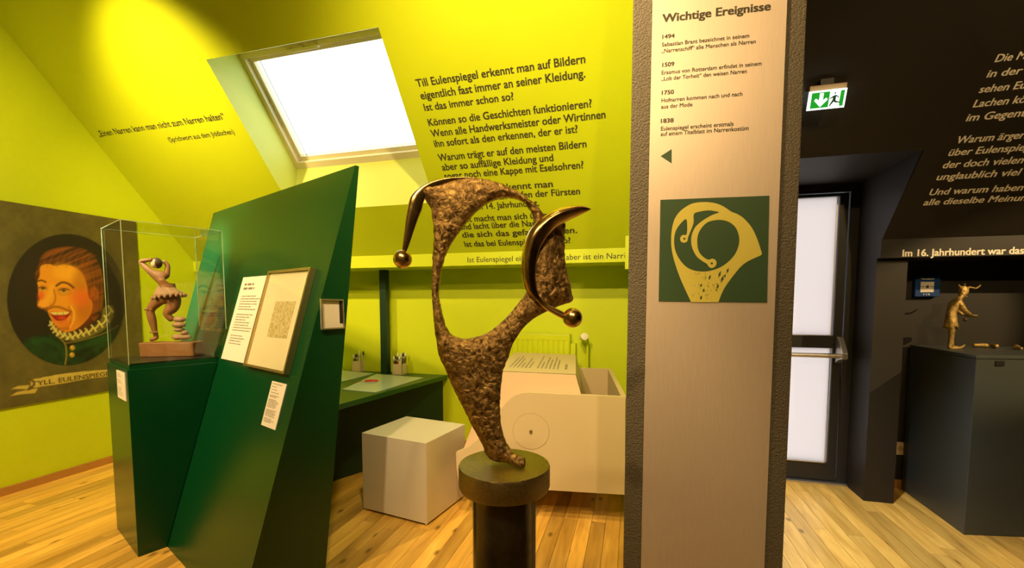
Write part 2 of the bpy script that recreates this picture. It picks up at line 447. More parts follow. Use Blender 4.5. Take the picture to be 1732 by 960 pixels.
def fill2d(loops, extrude=0.0, bevel=0.0):
    """mesh of 2D loops (holes cut by even-odd), in XY plane, thickness 2*extrude"""
    cu = bpy.data.curves.new('f', 'CURVE'); cu.dimensions = '2D'; cu.fill_mode = 'BOTH'
    cu.extrude = extrude; cu.bevel_depth = bevel; cu.bevel_resolution = 1
    for lp in loops:
        s = cu.splines.new('POLY'); s.points.add(len(lp) - 1); s.use_cyclic_u = True
        for i, p in enumerate(lp): s.points[i].co = (float(p[0]), float(p[1]), 0, 1)
    o = bpy.data.objects.new('f', cu); C.objects.link(o)
    dg = bpy.context.evaluated_depsgraph_get()
    me = bpy.data.meshes.new_from_object(o.evaluated_get(dg))
    bpy.data.objects.remove(o); bpy.data.curves.remove(cu)
    return me
def seg_dist(P, A, B):
    d = B - A; L2 = (d * d).sum() + 1e-12
    t = np.clip(((P - A) @ d) / L2, 0, 1)
    return np.hypot(*(P - (A + t[:, None] * d)).T)
def sdist(P, loop):
    """signed distance (positive inside) of points to a closed 2D loop"""
    n = len(loop); D_ = np.full(len(P), 1e9); ins = np.zeros(len(P), bool)
    for i in range(n):
        a = loop[i]; b = loop[(i + 1) % n]
        D_ = np.minimum(D_, seg_dist(P, a, b))
        if a[1] != b[1]:
            c = ((a[1] > P[:, 1]) != (b[1] > P[:, 1])) & (P[:, 0] < (b[0] - a[0]) * (P[:, 1] - a[1]) / (b[1] - a[1]) + a[0])
            ins ^= c
    return np.where(ins, D_, -D_)
def sstep(x, a, b):
    t = np.clip((x - a) / (b - a), 0, 1); return t * t * (3 - 2 * t)

# ================================================================== SETTING
KW = 3.75            # knee wall
BV = 3.38            # front of the ledge under the roof plane
BZ0, BZ1 = 1.645, 1.748
WL = -4.22
# --- floor
floor = struct(box('floor', (WL - 0.1, -3.2, -0.12), (5.2, KW + 0.05, -0.016), M['shadowgap']))
bme = bpy.data.meshes.new('floorboard')
bm = bmesh.new(); bm_box(bm, (0, 0, -0.015), (0.0832, 1, 0)); bm.to_mesh(bme); bm.free(); bme.materials.append(M['oak'])
BW = 0.085
u = WL; row = 0; nboard = 0
while u < 3.0:
    hid = -0.03 < u < 0.50
    v0 = 1.15; v = v0; off = random.uniform(0.35, 1.25); first = True
    while v < KW - 0.02 and not hid:
        Ln = off if first else random.uniform(0.95, 1.6); first = False
        e = min(v + Ln, KW)
        if KW - e < 0.25: e = KW
        o = bpy.data.objects.new('floorboard', bme); C.objects.link(o)
        o.parent = floor; o.location = (u, v + 0.0006, 0); o.scale = (1, e - v - 0.0012, 1)
        nboard += 1; v = e
    u += BW; row += 1
# boards behind the camera and behind the pillar, joined
bm = bmesh.new(); u = WL; k = 0
while u < 5.1:
    if u < 3.0 and not (-0.03 < u < 0.50): bm_box(bm, (u, -3.2, -0.015), (u + BW - 0.0012, 1.149, 0))
    else: bm_box(bm, (u, -3.2, -0.015), (u + BW - 0.0012, KW, 0))
    u += BW
fs = from_bm('board_strip', bm, M['oak'], floor); fs['kind'] = 'stuff'
# --- walls
wall_left = struct(box('wall_left', (WL - 0.12, -3.2, -0.1), (WL, KW + 0.2, 4.0), M['yellow']))
wall_back = struct(box('wall_back', (WL, KW, -0.1), (0.0, KW + 0.15, BZ0 + 0.05), M['yellow']))
struct(box('wall_front', (WL, -3.3, -0.1), (5.2, -3.2, 4.0), M['beigewall']))
struct(box('wall_right', (5.1, -3.2, -0.1), (5.2, KW + 0.2, 4.0), M['black']))
# --- roof plane, yellow, with window opening and its lining (one mesh)
W0, W1 = -2.744, -1.458
V0, V1 = 2.353, 3.080                      # opening on the inner plane
FV0, FZ0 = 2.615, 3.114; FV1, FZ1 = 3.147, 2.484    # window frame plane
UE = 0.0
Vt = 1.60
def rp(u, v): return (u, v, roof_z(v))
vs = [rp(WL, Vt), rp(W0, Vt), rp(W1, Vt), rp(UE, Vt),
      rp(WL, V0), rp(W0, V0), rp(W1, V0), rp(UE, V0),
      rp(WL, V1), rp(W0, V1), rp(W1, V1), rp(UE, V1),
      (WL, BV, BZ1), (W0, BV, BZ1), (W1, BV, BZ1), (UE, BV, BZ1)]
fc = [(0, 1, 5, 4), (1, 2, 6, 5), (2, 3, 7, 6), (4, 5, 9, 8), (6, 7, 11, 10), (8, 9, 13, 12), (9, 10, 14, 13), (10, 11, 15, 14)]
ceiling = struct(poly('ceiling', vs, fc, M['yellow']))
lv = [rp(W0, V0), rp(W1, V0), rp(W1, V1), rp(W0, V1), (W0, FV0, FZ0), (W1, FV0, FZ0), (W1, FV1, FZ1), (W0, FV1, FZ1)]
struct(poly('trim_4', lv, [(0, 1, 5, 4), (1, 2, 6, 5), (2, 3, 7, 6), (3, 0, 4, 7)], M['lining']))
# flat ceiling above the frame
struct(box('ceiling.001', (WL, -3.2, roof_z(Vt)), (5.2, Vt + 0.01, roof_z(Vt) + 0.1), M['beigewall']))
# ledge (yellow) with printed question
trim_1 = struct(box('trim_1', (WL, BV, BZ0), (UE, KW, BZ1 + 0.02), M['yellow']))
# edge strip beside the pillar
struct(prism('trim_3', [(-0.066, BV - 0.03, 1.585), (-0.066, BV - 0.03, roof_z(BV - 0.03) + 0.02), (-0.066, 1.8, roof_z(1.8) + 0.02), (-0.066, 1.8, roof_z(1.8) - 0.03), (-0.066, BV - 0.09, roof_z(BV - 0.09) - 0.03), (-0.066, BV - 0.09, 1.585)], (0.06, 0, 0), M['yellow']))
# partition between the rooms, behind the pillar
pt = [(0.0, 1.80, 0), (0.0, KW, 0), (0.0, KW, 1.6), (0.0, 1.80, roof_z(1.80))]
struct(prism('wall_partition', pt, (0.12, 0, 0), [M['yellow']]))
struct(prism('wall_partition.001', [(p[0] + 0.1205, p[1], p[2]) for p in pt], (0.01, 0, 0), M['black']))
# --- pillar
PC = np.array([0.263, 1.733, 0.0]); PD = DIR(4.5); PN = DIR(94.5)
a = PC - PD * 0.2855; b = PC + PD * 0.2820
pill = struct(prism('wall_pillar', [a, b, b + np.array([-0.02, 0.42, 0]), a + np.array([0.015, 0.42, 0])], (0, 0, 4.0), M['pillar'], bevel=0.004),
              'taupe textured pillar carrying the brushed metal text panel')
# --- skirting boards
struct(box('baseboard_left', (WL, -3.2, 0), (WL + 0.018, KW, 0.058), M['skirting'], bevel=0.003))
struct(box('baseboard_back', (WL, KW - 0.018, 0), (-0.0, KW, 0.058), M['skirting']))

# --- roof window
win = thing('window_1', 'tilted roof window in a cream frame with white daylight behind', 'window', (0, 0, 0)); win['kind'] = 'structure'
del win['category']; del win['label']
fN = Vector((0, math.sin(rad(49.8)), math.cos(rad(49.8)))); fU = Vector((0, -math.cos(rad(49.8)), math.sin(rad(49.8))))
WM = frame_mat((W0, FV1, FZ1), (1, 0, 0), fU)
Lw = W1 - W0; Lh = math.hypot(FV1 - FV0, FZ0 - FZ1)
def wbox(name, lo, hi, m, parent, bevel=0.002):
    o = box(name, lo, hi, m, parent, bevel=bevel); o.data.transform(WM); return o
e = 0.02
fr = boxes('window_frame', [((-e, -e, -0.05), (Lw + e, 0.10, 0.035)), ((-e, -e, Lh - 0.035), (Lw + e, 0.10, Lh + 0.05)), ((-0.05, -e, 0.035), (0.035, 0.10, Lh - 0.035)), ((Lw - 0.035, -e, 0.035), (Lw + 0.05, 0.10, Lh - 0.035))], M['winframe'], win, bevel=0.003)
for v in fr.data.vertices: v.co.y *= 1
fr.data.transform(WM)
s = 0.035
sash = boxes('sash', [((s, 0.02, s), (Lw - s, 0.07, s + 0.03)), ((s, 0.02, Lh - s - 0.03), (Lw - s, 0.07, Lh - s)), ((s, 0.02, s + 0.03), (s + 0.028, 0.07, Lh - s - 0.03)), ((Lw - s - 0.028, 0.02, s + 0.03), (Lw - s, 0.07, Lh - s - 0.03))], M['winframe'], win, bevel=0.003)
sash.data.transform(WM)
wbox('pane', (s + 0.02, 0.045, s + 0.02), (Lw - s - 0.02, 0.051, Lh - s - 0.02), M['glass_win'], win, 0)
wbox('blind_rail', (s + 0.075, 0.03, s + 0.03), (s + 0.082, 0.040, Lh - s - 0.03), M['silver'], win, 0)
hb = boxes('window_handle', [((0.40, -0.035, Lh - 0.045), (0.66, 0.0, Lh - 0.025))], M['winframe'], win, bevel=0.004); hb.data.transform(WM)
for q in (0.41, 0.52, 0.63):
    t_ = boxes('handle_mount', [((q, -0.028, Lh - 0.03), (q + 0.025, 0.01, Lh - 0.012))], M['silver'], hb); t_.data.transform(WM)

# --- black room: roof plane with door dormer
DZ = 2.19; DV = 3.077 - (DZ - 2.099) / math.tan(SL)         # where the dormer ceiling meets the roof
U1, U2, U3, U4 = 0.13, 0.40, 1.53, 5.1
vs = [rp(U1, Vt), rp(U2, Vt), rp(U3, Vt), rp(U4, Vt), rp(U1, DV), rp(U2, DV), rp(U3, DV), rp(U4, DV), (U1, BV, BZ1), (U2, BV, BZ1), (U3, BV, BZ1), (U4, BV, BZ1)]
ceiling_b = struct(poly('ceiling.002', vs, [(0, 1, 5, 4), (1, 2, 6, 5), (2, 3, 7, 6), (4, 5, 9, 8), (6, 7, 11, 10)], M['black']))
DW = 3.69
struct(box('ceiling.003', (U2, DV, DZ), (U3, DW + 0.1, DZ + 0.03), M['black']))
# cheeks of the dormer
struct(prism('wall_right.001', [(U3, DV, DZ + 0.02), (U3, BV + 0.002, 1.745), (U3, BV + 0.002, 1.64), (U3, BV + 0.05, 1.63), (U3, BV + 0.05, 0), (U3, DW + 0.1, 0), (U3, DW + 0.1, DZ + 0.02)], (0.17, 0, 0), M['black']))
struct(prism('wall_left.001', [(U2, DV, DZ + 0.02), (U2, BV + 0.05, 1.69), (U2, BV + 0.05, 0), (U2, DW + 0.1, 0), (U2, DW + 0.1, DZ + 0.02)], (-0.15, 0, 0), M['black']))
trim_2 = struct(box('trim_2', (U3 + 0.003, BV, BZ0 - 0.015), (U4, KW, BZ1 + 0.02), M['black']))
struct(box('wall_back.001', (U3 + 0.17, KW, -0.1), (U4, KW + 0.15, BZ0 + 0.05), M['black']))
struct(box('baseboard_right', (U3 + 0.17, KW - 0.018, 0), (U4, KW, 0.062), M['skirting'], bevel=0.003))
# --- door in the dormer (structure with parts)
door = thing('door_1', None, None, (0, 0, 0)); door['kind'] = 'structure'
D0, D1 = 0.41, 1.53
boxes('door_frame', [((D0, DW, 0), (D0 + 0.05, DW + 0.08, DZ)), ((D1 - 0.06, DW, 0), (D1, DW + 0.08, DZ)), ((D0 + 0.05, DW, 2.13), (D1 - 0.06, DW + 0.08, DZ)), ((D0 + 0.05, DW, 0), (D1 - 0.06, DW + 0.08, 0.018))], M['doorframe'], door, bevel=0.003)
Ld, Rd = D0 + 0.055, D1 - 0.065
boxes('door_leaf', [((Ld, DW + 0.01, 0.02), (Ld + 0.07, DW + 0.06, 2.125)), ((Rd - 0.055, DW + 0.01, 0.02), (Rd, DW + 0.06, 2.125)),
                    ((Ld + 0.07, DW + 0.01, 0.02), (Rd - 0.055, DW + 0.06, 0.15)), ((Ld + 0.07, DW + 0.01, 2.105), (Rd - 0.055, DW + 0.06, 2.125)), ((Ld + 0.07, DW + 0.01, 1.01), (Rd - 0.055, DW + 0.06, 1.10))], M['doorframe'], door, bevel=0.003)
for z0, z1 in ((0.15, 1.01), (1.10, 2.105)):
    g = box('frosted_pane', (Ld + 0.07, DW + 0.034, z0), (Rd - 0.055, DW + 0.036, z1), M['frost'], door)
    boxes('glazing_bead', [((Rd - 0.075, DW + 0.004, z0), (Rd - 0.069, DW + 0.02, z1)), ((Ld + 0.07, DW + 0.004, z0), (Rd - 0.069, DW + 0.02, z0 + 0.006))], M['silver'], g)
pb = cyl('push_bar', (Ld + 0.02, DW - 0.085, 0.965), (Rd - 0.02, DW - 0.085, 0.965), 0.017, M['silver'], door)
for xx in (Ld + 0.03, Rd - 0.025):
    prism('bar_bracket', [(xx - 0.018, DW + 0.008, 1.10), (xx - 0.018, DW - 0.035, 1.095), (xx - 0.018, DW - 0.112, 0.985), (xx - 0.018, DW - 0.112, 0.945), (xx - 0.018, DW - 0.06, 0.935), (xx - 0.018, DW + 0.008, 0.90)], (0.036, 0, 0), M['silver'], pb, bevel=0.004)
struct(box('trim_5', (D0, DW - 0.03, 0.0), (D1, DW, 0.012), M['silver']))

# ================================================================== LETTERING ON THE SETTING
def roof_text(body, xl, yl, xr, yr, px_cap, m, parent, bold=0.019, vis=None):
    P0 = onpl(xl, yl, SL_P, SL_N); P1 = onpl(xr, yr, SL_P, SL_N)
    z = (P0[2] + P1[2]) / 2; P1 = P1.copy(); d = P1 - P0; P1 = P0 + np.array([d[0], 0, 0])
    return lettering('lettering', body, P0, P1, SL_UP, capheight(px_cap, P0, SL_UP), m, parent, -SL_N, bold, vis)
for body, xl, yl, xr, yr, h in (
    ('Till Eulenspiegel erkennt man auf Bildern', 706, 147, 990, 107, 13),
    ('eigentlich fast immer an seiner Kleidung.', 713, 168, 990, 132, 13),
    ('Ist das immer schon so?', 719, 187.5, 869, 167, 12),
    ('Können so die Geschichten funktionieren?', 726, 213, 1001, 184, 12),
    ('Wenn alle Handwerksmeister oder Wirtinnen', 731, 231.5, 1024, 200, 12),
    ('ihn sofort als den erkennen, der er ist?', 736, 248.5, 977, 222, 11.5),
    ('Warum trägt er auf den meisten Bildern', 743, 272, 992, 248, 11.5),
    ('aber so auffällige Kleidung und', 749, 288, 936, 271, 11),
    ('sogar noch eine Kappe mit Eselsohren?', 753, 303, 987, 284, 11),
    ('Diese Tracht kennt man', 762, 328, 935, 314, 10.5),
    ('schon an vielen Höfen der Fürsten', 768, 342, 981, 327, 10.5),
    ('aus dem 14. Jahrhundert.', 773, 356, 912, 346, 10),
    ('Oft macht man sich über einen', 780, 375.5, 962, 363, 9.8),
    ('und lacht über die Narren', 779, 388, 925, 378, 9.8),
    ('die sich das gefallen lassen.', 783, 401.5, 976, 391, 9.5),
    ('Ist das bei Eulenspiegel auch so?', 787, 417, 965, 409.5, 9.2)):
    roof_text(body, xl, yl, xr, yr, h, M['ink'], ceiling)
roof_text('\u201eEinen Narren kann man nicht zum Narren halten\u201c', 169, 231, 379, 196, 9.5, M['ink'], ceiling, 0.014)
roof_text('(Sprichwort aus dem Jiddischen)', 287.5, 240, 397, 225.5, 7.8, M['ink'], ceiling, 0.008)
P0 = onpl(791, 443.5, (0, BV, 0), (0, 1, 0)); P1 = onpl(1059, 436.5, (0, BV, 0), (0, 1, 0)); P1[2] = P0[2]
lettering('lettering', 'Ist Eulenspiegel ein Schlaukopf, aber ist ein Narr?', P0, P1, UPZ, capheight(9, P0, UPZ), M['ink'], trim_1, (0, -1, 0), 0.004)
for body, xl, yl, xr, yr, h, vis in (
    ('Die Menschen', 1682, 105, 1732, 99, 13.5, 'Die M'),
    ('in der Stadt', 1668, 131, 1725, 126, 13, 'in der'),
    ('sehen Eulenspiegel', 1655, 157, 1732, 149.5, 13, 'sehen Eu'),
    ('Lachen können wir', 1645, 181.5, 1732, 174, 13, 'Lachen kö'),
    ('im Gegenteil', 1633, 205, 1732, 197, 13, 'im Gegent'),
    ('Warum ärgern sie sich', 1616, 242.5, 1730, 234, 12.5, 'Warum ärger'),
    ('über Eulenspiegel', 1603, 263.5, 1730, 255, 12, 'über Eulenspie'),
    ('der doch vielen Leuten', 1593, 284.5, 1727, 277, 12, 'der doch vielen'),
    ('unglaublich viel Spaß', 1583, 304.5, 1722, 296.5, 11.5, 'unglaublich viel'),
    ('Und warum haben alle', 1570.5, 330, 1726, 323.5, 11, 'Und warum haben'),
    ('alle dieselbe Meinung', 1561, 347, 1731, 341.5, 10.5, 'alle dieselbe Meinun')):
    roof_text(body, xl, yl, xr, yr, h, M['ink_cream'], ceiling_b, 0.02, vis)
P0 = onpl(1526.5, 433.5, (0, BV, 0), (0, 1, 0)); P1 = onpl(1731, 431, (0, BV, 0), (0, 1, 0)); P1[2] = P0[2]
lettering('lettering', 'Im 16. Jahrhundert war das Lachen', P0, P1, UPZ, capheight(11.5, P0, UPZ), M['ink_cream'], trim_2, (0, -1, 0), 0.028, 'Im 16. Jahrhundert war das')

# ================================================================== METAL TEXT PANEL ON THE PILLAR
PF = PC - PN * 0.014            # front surface of the panel
panel = thing('information_sign', 'tall brushed champagne metal panel with dates and green emblem on the pillar', 'sign panel', (0, 0, 0))
pp = PC - PN * 0.001
a = PC - PD * 0.2195 - PN * 0.006; b = PC + PD * 0.2155 - PN * 0.006
prism('panel_sheet', [a, b, b + PN * -0.008, a + PN * -0.008], (0, 0, 3.4), M['steel'], panel).location = (0, 0, 0.06)
prism('spacer', [PC - PD * 0.21 + PN * 0.0, PC + PD * 0.205 + PN * 0.0, PC + PD * 0.205 - PN * 0.006, PC - PD * 0.21 - PN * 0.006], (0, 0, 3.4), M['shadowgap'], panel).location = (0, 0, 0.06)
def panel_text(body, xl, yl, xr, yr, h, bold):
    P0 = onpl(xl, yl, PF, PN); P1 = onpl(xr, yr, PF, PN); P1[2] = P0[2]
    lettering('lettering', body, P0, P1, UPZ, capheight(h, P0, UPZ), M['ink'], panel, -PN, bold, lift=0.0006)
# x from the 4.8x and 1.716x close views
def q48(x, y): return 1040 + x / 4.8, y / 4.8
for body, l, r, h, bo in (
    ('Wichtige Ereignisse', (388, 182), (1262, 70), 66 / 4.8, 0.03),
    ('1494', (386, 316), (484, 306), 33 / 4.8, 0.028),
    ('Sebastian Brant bezeichnet in seinem', (382, 379), (1090, 294), 32 / 4.8, 0.016),
    ('\u201eNarrenschiff\u201c alle Menschen als Narren', (380, 430), (1143, 343), 32 / 4.8, 0.016),
    ('1509', (386, 543), (481, 535), 33 / 4.8, 0.028),
    ('Erasmus von Rotterdam erfindet in seinem', (380, 606), (1190, 520), 32 / 4.8, 0.016),
    ('\u201eLob der Torheit\u201c den weisen Narren', (379, 656), (1070, 587), 32 / 4.8, 0.016),
    ('1750', (382, 769), (478, 763), 33 / 4.8, 0.028),
    ('Hofnarren kommen nach und nach', (378, 831), (1034, 774), 32 / 4.8, 0.016),
    ('aus der Mode', (376, 882), (628, 864), 32 / 4.8, 0.016)):
    x0, y0 = q48(*l); x1, y1 = q48(*r); panel_text(body, x0, y0, x1, y1, h, bo)
for body, l, r, h, bo in (
    ('1838', (1118, 208), (1139, 206.5), 7, 0.028),
    ('Eulenspiegel erscheint erstmals', (1118, 221), (1240.5, 211), 6.8, 0.016),
    ('auf einem Titelblatt im Narrenkostüm', (1117.5, 230), (1266, 220), 6.8, 0.016)):
    panel_text(body, *l, *r, h, bo)
def on_panel(x, y, lift=0.0): return onpl(x, y, PF, PN) - PN * lift
prism('arrow_mark', [on_panel(1117.5, 264, 0.0003), on_panel(1136, 252, 0.0003), on_panel(1136, 276, 0.0003)], -PN * 0.0004, M['emblem_green'], panel)
a = on_panel(1117, 338); b = on_panel(1301, 331); c = on_panel(1297, 511); d = on_panel(1114, 509)
em = prism('emblem_plate', [a, b, c, d], -PN * 0.0025, M['emblem_green'], panel)
# emblem drawn in the 4.8x close view of (1100,320)
def e48(p): return 1100 + p[0] / 4.8, 320 + p[1] / 4.8
def flat_on_panel(name, loops, m, lift, parent):
    def to2(p):
        P = on_panel(*e48(p)); return ((P - PF) @ PD, P[2])
    me = fill2d([[to2(p) for p in lp] for lp in loops])
    co = np.zeros(len(me.vertices) * 3); me.vertices.foreach_get('co', co); co = co.reshape(-1, 3)
    out = PF * np.array([1, 1, 0]) + np.outer(co[:, 0], PD) + np.outer(co[:, 1], UPZ) - PN * lift
    me.vertices.foreach_set('co', out.ravel()); me.update()
    o = link(name, me, m); return adopt(o, parent)
outer = smooth_poly([(330, 915), (290, 830), (245, 730), (205, 620), (178, 520), (168, 430), (173, 330), (195, 245), (235, 185), (285, 145), (335, 118), (400, 106), (470, 106), (540, 118), (600, 145), (655, 182), (710, 205), (760, 240), (820, 310), (860, 390), (885, 460)], 4, False)
outer2 = smooth_poly([(903, 518), (895, 535), (840, 560), (780, 590), (730, 630), (680, 690), (620, 770), (585, 830), (550, 915)], 4, False)
hole = smooth_poly([(352, 202), (400, 182), (470, 172), (520, 178), (556, 188), (500, 210), (430, 250), (370, 300), (338, 360), (330, 420), (340, 480), (375, 545), (420, 582), (458, 605), (470, 625), (495, 640), (525, 625), (536, 600), (528, 575), (500, 563), (470, 572), (430, 550), (395, 510), (380, 450), (383, 380), (410, 320), (460, 270), (520, 252), (580, 250), (640, 268), (690, 310), (715, 370), (720, 430), (700, 500), (660, 560), (590, 620), (510, 655), (430, 668), (350, 658), (285, 625), (230, 560), (197, 480), (192, 400), (205, 340), (235, 290), (288, 242), (298, 300), (292, 368), (262, 370), (241, 395), (248, 425), (275, 434), (300, 420), (304, 392), (325, 340), (350, 270)], 3, True)
flat_on_panel('emblem_shape', [list(outer) + list(outer2), list(hole)], M['emblem_yellow'], 0.0029, em)
random.seed(5)
sp = []
for k in range(90):
    x = random.gauss(470, 90); y = random.uniform(680, 890)
    if not (330 + (900 - y) * -0.15 < x < 600 + (900 - y) * 0.1): continue
    a_ = random.uniform(-0.9, -0.4) * 1.6; l = random.uniform(4, 16); t_ = random.uniform(2, 5)
    dx, dy = math.cos(a_) * l, -math.sin(a_) * l
    sp.append([(x - dx, y + dy * -1), (x + t_, y + t_), (x + dx, y - dy * -1), (x - t_, y - t_)])
for x, y, l in ((560, 690, 30), (580, 730, 34), (625, 660, 24), (545, 790, 22), (600, 710, 26), (410, 880, 20), (480, 715, 22), (430, 820, 18), (410, 780, 16)):
    sp.append([(x - l * 0.3, y + l), (x + 8, y + 4), (x + l * 0.4, y - l), (x - 8, y - 4)])
flat_on_panel('emblem_fleck', sp, M['emblem_green'], 0.0031, em)
for cx_, cy_ in ((275, 401), (497, 601)):
    flat_on_panel('emblem_dot', [[(cx_ + 9 * math.cos(t), cy_ + 9 * math.sin(t)) for t in np.linspace(0, 6.2, 10)]], M['ink'], 0.0031, em)

# ================================================================== MURAL ON THE LEFT WALL
def painting(name, x, z0, z1, v0, v1, step, m, painter, parent=None):
    nv = int((v1 - v0) / step) + 1; nz = int((z1 - z0) / step) + 1
    V, Zg = np.meshgrid(np.linspace(v0, v1, nv), np.linspace(z0, z1, nz))
    P = np.stack([np.full(V.size, x), V.ravel(), Zg.ravel()], -1)
    me = bpy.data.meshes.new(name)
    i = np.arange(nz - 1)[:, None] * nv + np.arange(nv - 1)[None, :]
    F = np.stack([i, i + 1, i + nv + 1, i + nv], -1).reshape(-1, 4)
    me.from_pydata(P.tolist(), [], F.tolist()); me.update()
    col = painter(P)
    at = me.color_attributes.new('paint', 'FLOAT_COLOR', 'POINT')
    at.data.foreach_set('color', np.c_[np.clip(col, 0, 1), np.ones(len(P))].ravel())
    return link(name, me, m, parent)
rng = np.random.default_rng(3)
def vnoise(P, f, seed=0):
    """cheap smooth 2D value noise, -1..1"""
    r = np.random.default_rng(seed); T = r.uniform(-1, 1, (64, 64))
    X = P[:, 0] * f; Y = P[:, 1] * f
    xi = np.floor(X).astype(int); yi = np.floor(Y).astype(int); fx = X - xi; fy = Y - yi
    fx = fx * fx * (3 - 2 * fx); fy = fy * fy * (3 - 2 * fy)
    g = lambda a, b: T[a % 64, b % 64]
    return (g(xi, yi) * (1 - fx) + g(xi + 1, yi) * fx) * (1 - fy) + (g(xi, yi + 1) * (1 - fx) + g(xi + 1, yi + 1) * fx) * fy
def mural_painter(P):
    Q = proj(P); Q = np.stack([Q[:, 0] * 3.2, (Q[:, 1] - 380) * 3.2], -1)      # close-view coordinates
    n1 = vnoise(Q, 1 / 90, 1); n2 = vnoise(Q, 1 / 25, 2); n3 = vnoise(Q, 1 / 8, 4)
    S = np.stack([Q[:, 0], Q[:, 1]], -1)
    hairn = vnoise(np.stack([Q[:, 0] * 0.35 + Q[:, 1] * 0.9, Q[:, 1] * 0.12], -1), 1 / 9, 6)
    K = lambda *c: np.array(lin(c))
    base = K(92, 84, 38)
    col = np.repeat(base[None], len(P), 0) * (1 + 0.20 * n1 + 0.12 * n2 + 0.06 * n3)[:, None]
    def over(a, c):
        nonlocal col
        c = np.asarray(c); col = col * (1 - a[:, None]) + (c if c.ndim == 2 else c[None]) * a[:, None]
    def shape(pts, c, soft=5, op=1.0, k=5, close=True):
        lp = smooth_poly(pts, k); over(sstep(sdist(Q, lp), -soft, soft) * op, c)
    def ell(x, y, rx, ry, c, soft=0.2, op=1.0, rot=0):
        dx, dy = Q[:, 0] - x, Q[:, 1] - y; cr, sr = math.cos(rot), math.sin(rot)
        d = np.hypot((dx * cr + dy * sr) / rx, (-dx * sr + dy * cr) / ry)
        over((1 - sstep(d, 1 - soft, 1 + soft)) * op, c)
    def stroke(pts, wd, c, op=1.0, soft=None):
        p = smooth_poly(pts, 5, False); d = np.full(len(Q), 1e9)
        for i in range(len(p) - 1): d = np.minimum(d, seg_dist(Q, p[i], p[i + 1]))
        soft = soft or wd * 0.6
        over((1 - sstep(d, wd / 2 - soft / 2, wd / 2 + soft / 2)) * op, c)
    ell(360, 405, 322, 356, K(28, 18, 9), 0.012)
    ell(200, 300, 120, 200, K(44, 27, 12), 0.6, 0.5)
    # coat
    ovmask = 1 - sstep(np.hypot((Q[:, 0] - 360) / 322, (Q[:, 1] - 405) / 356), 0.985, 1.0)
    def coat():
        lp = smooth_poly([(125, 640), (180, 605), (250, 592), (300, 600), (360, 640), (450, 612), (540, 580), (640, 530), (700, 520), (700, 800), (100, 800)], 4)
        a = sstep(sdist(Q, lp), -5, 5) * ovmask
        c = K(12, 44, 14)[None] * (1 + 0.7 * n2 + 0.5 * n1)[:, None]
        over(a, c)
    coat()
    stroke([(180, 640), (240, 620), (310, 650)], 26, K(22, 80, 30), 0.45)
    stroke([(420, 660), (500, 640), (590, 600)], 30, K(24, 84, 30), 0.35)
    stroke([(305, 598), (350, 640), (360, 700), (352, 755)], 8, K(150, 130, 50), 0.75)
    stroke([(358, 640), (440, 625), (560, 588), (640, 545)], 6, K(140, 120, 46), 0.6)
    # neck shadow, ruff
    shape([(270, 515), (300, 560), (350, 590), (450, 580), (540, 520), (560, 450), (610, 440), (612, 500), (570, 560), (500, 600), (400, 628), (330, 610), (275, 560)], K(104, 96, 40), 6)
    for i, t in enumerate(np.linspace(0, 1, 26)):
        xs = np.interp(t, [0, .2, .4, .7, .9, 1], [278, 305, 370, 480, 570, 598]); ys = np.interp(t, [0, .2, .4, .7, .9, 1], [530, 578, 606, 575, 520, 455])
        s_ = 16 if i % 2 else -14
        stroke([(xs - 12, ys - s_), (xs + 3, ys + 2), (xs + 12, ys + s_)], 9, K(212, 200, 112), 0.85)
        stroke([(xs + 3, ys - s_), (xs + 12, ys + 5)], 4, K(60, 54, 18), 0.6)
    # hair
    hc = K(104, 56, 14)[None] * (1 + 0.95 * hairn)[:, None]
    lp = smooth_poly([(203, 305), (210, 215), (228, 168), (265, 138), (330, 122), (420, 122), (490, 150), (535, 210), (560, 300), (560, 400), (545, 470), (510, 520), (480, 470), (470, 380), (450, 300)], 4)
    over(sstep(sdist(Q, lp), -7, 7) * 0.95, hc)
    # face
    face = [(220, 225), (262, 212), (300, 222), (350, 215), (400, 228), (445, 262), (470, 325), (478, 390), (500, 420), (492, 480), (455, 530), (405, 568), (355, 578), (318, 560), (290, 530), (275, 505), (262, 478), (250, 455), (222, 452), (206, 440), (207, 425), (216, 402), (208, 375), (208, 340), (202, 310), (215, 275)]
    shape(face, K(226, 150, 30), 4)
    shape([(300, 222), (400, 228), (450, 300), (380, 300), (300, 280)], K(240, 176, 44), 26, 0.6)
    ell(440, 300, 45, 95, K(150, 82, 16), 0.7, 0.55, 0.25)
    ell(462, 450, 52, 95, K(150, 62, 14), 0.7, 0.6, 0.2)
    ell(430, 395, 50, 42, K(232, 96, 36), 0.8, 0.6)
    ell(222, 388, 17, 30, K(214, 76, 30), 0.7, 0.7)
    ell(360, 545, 45, 28, K(206, 104, 30), 0.8, 0.7)
    # nose
    stroke([(285, 335), (272, 380), (240, 430)], 34, K(240, 176, 50), 0.55, 30)
    ell(234, 425, 26, 22, K(236, 164, 46), 0.6, 0.8)
    stroke([(292, 350), (300, 392), (292, 425), (270, 440)], 9, K(150, 84, 16), 0.7)
    stroke([(210, 444), (235, 452), (262, 446)], 8, K(120, 60, 14), 0.75)
    # brows, eyes
    stroke([(202, 306), (225, 300), (248, 310)], 9, K(70, 36, 8), 0.9)
    stroke([(305, 330), (335, 312), (368, 318), (398, 340)], 12, K(78, 42, 10), 0.9)
    ell(232, 342, 22, 15, K(176, 110, 22), 0.5, 0.8)
    ell(345, 355, 36, 16, K(180, 112, 24), 0.5, 0.8)
    stroke([(212, 340), (232, 336), (250, 345)], 5, K(60, 34, 10), 0.9)
    stroke([(215, 350), (235, 354), (250, 348)], 4, K(214, 190, 90), 0.7)
    ell(232, 345, 8, 6, K(40, 40, 20), 0.4, 0.95)
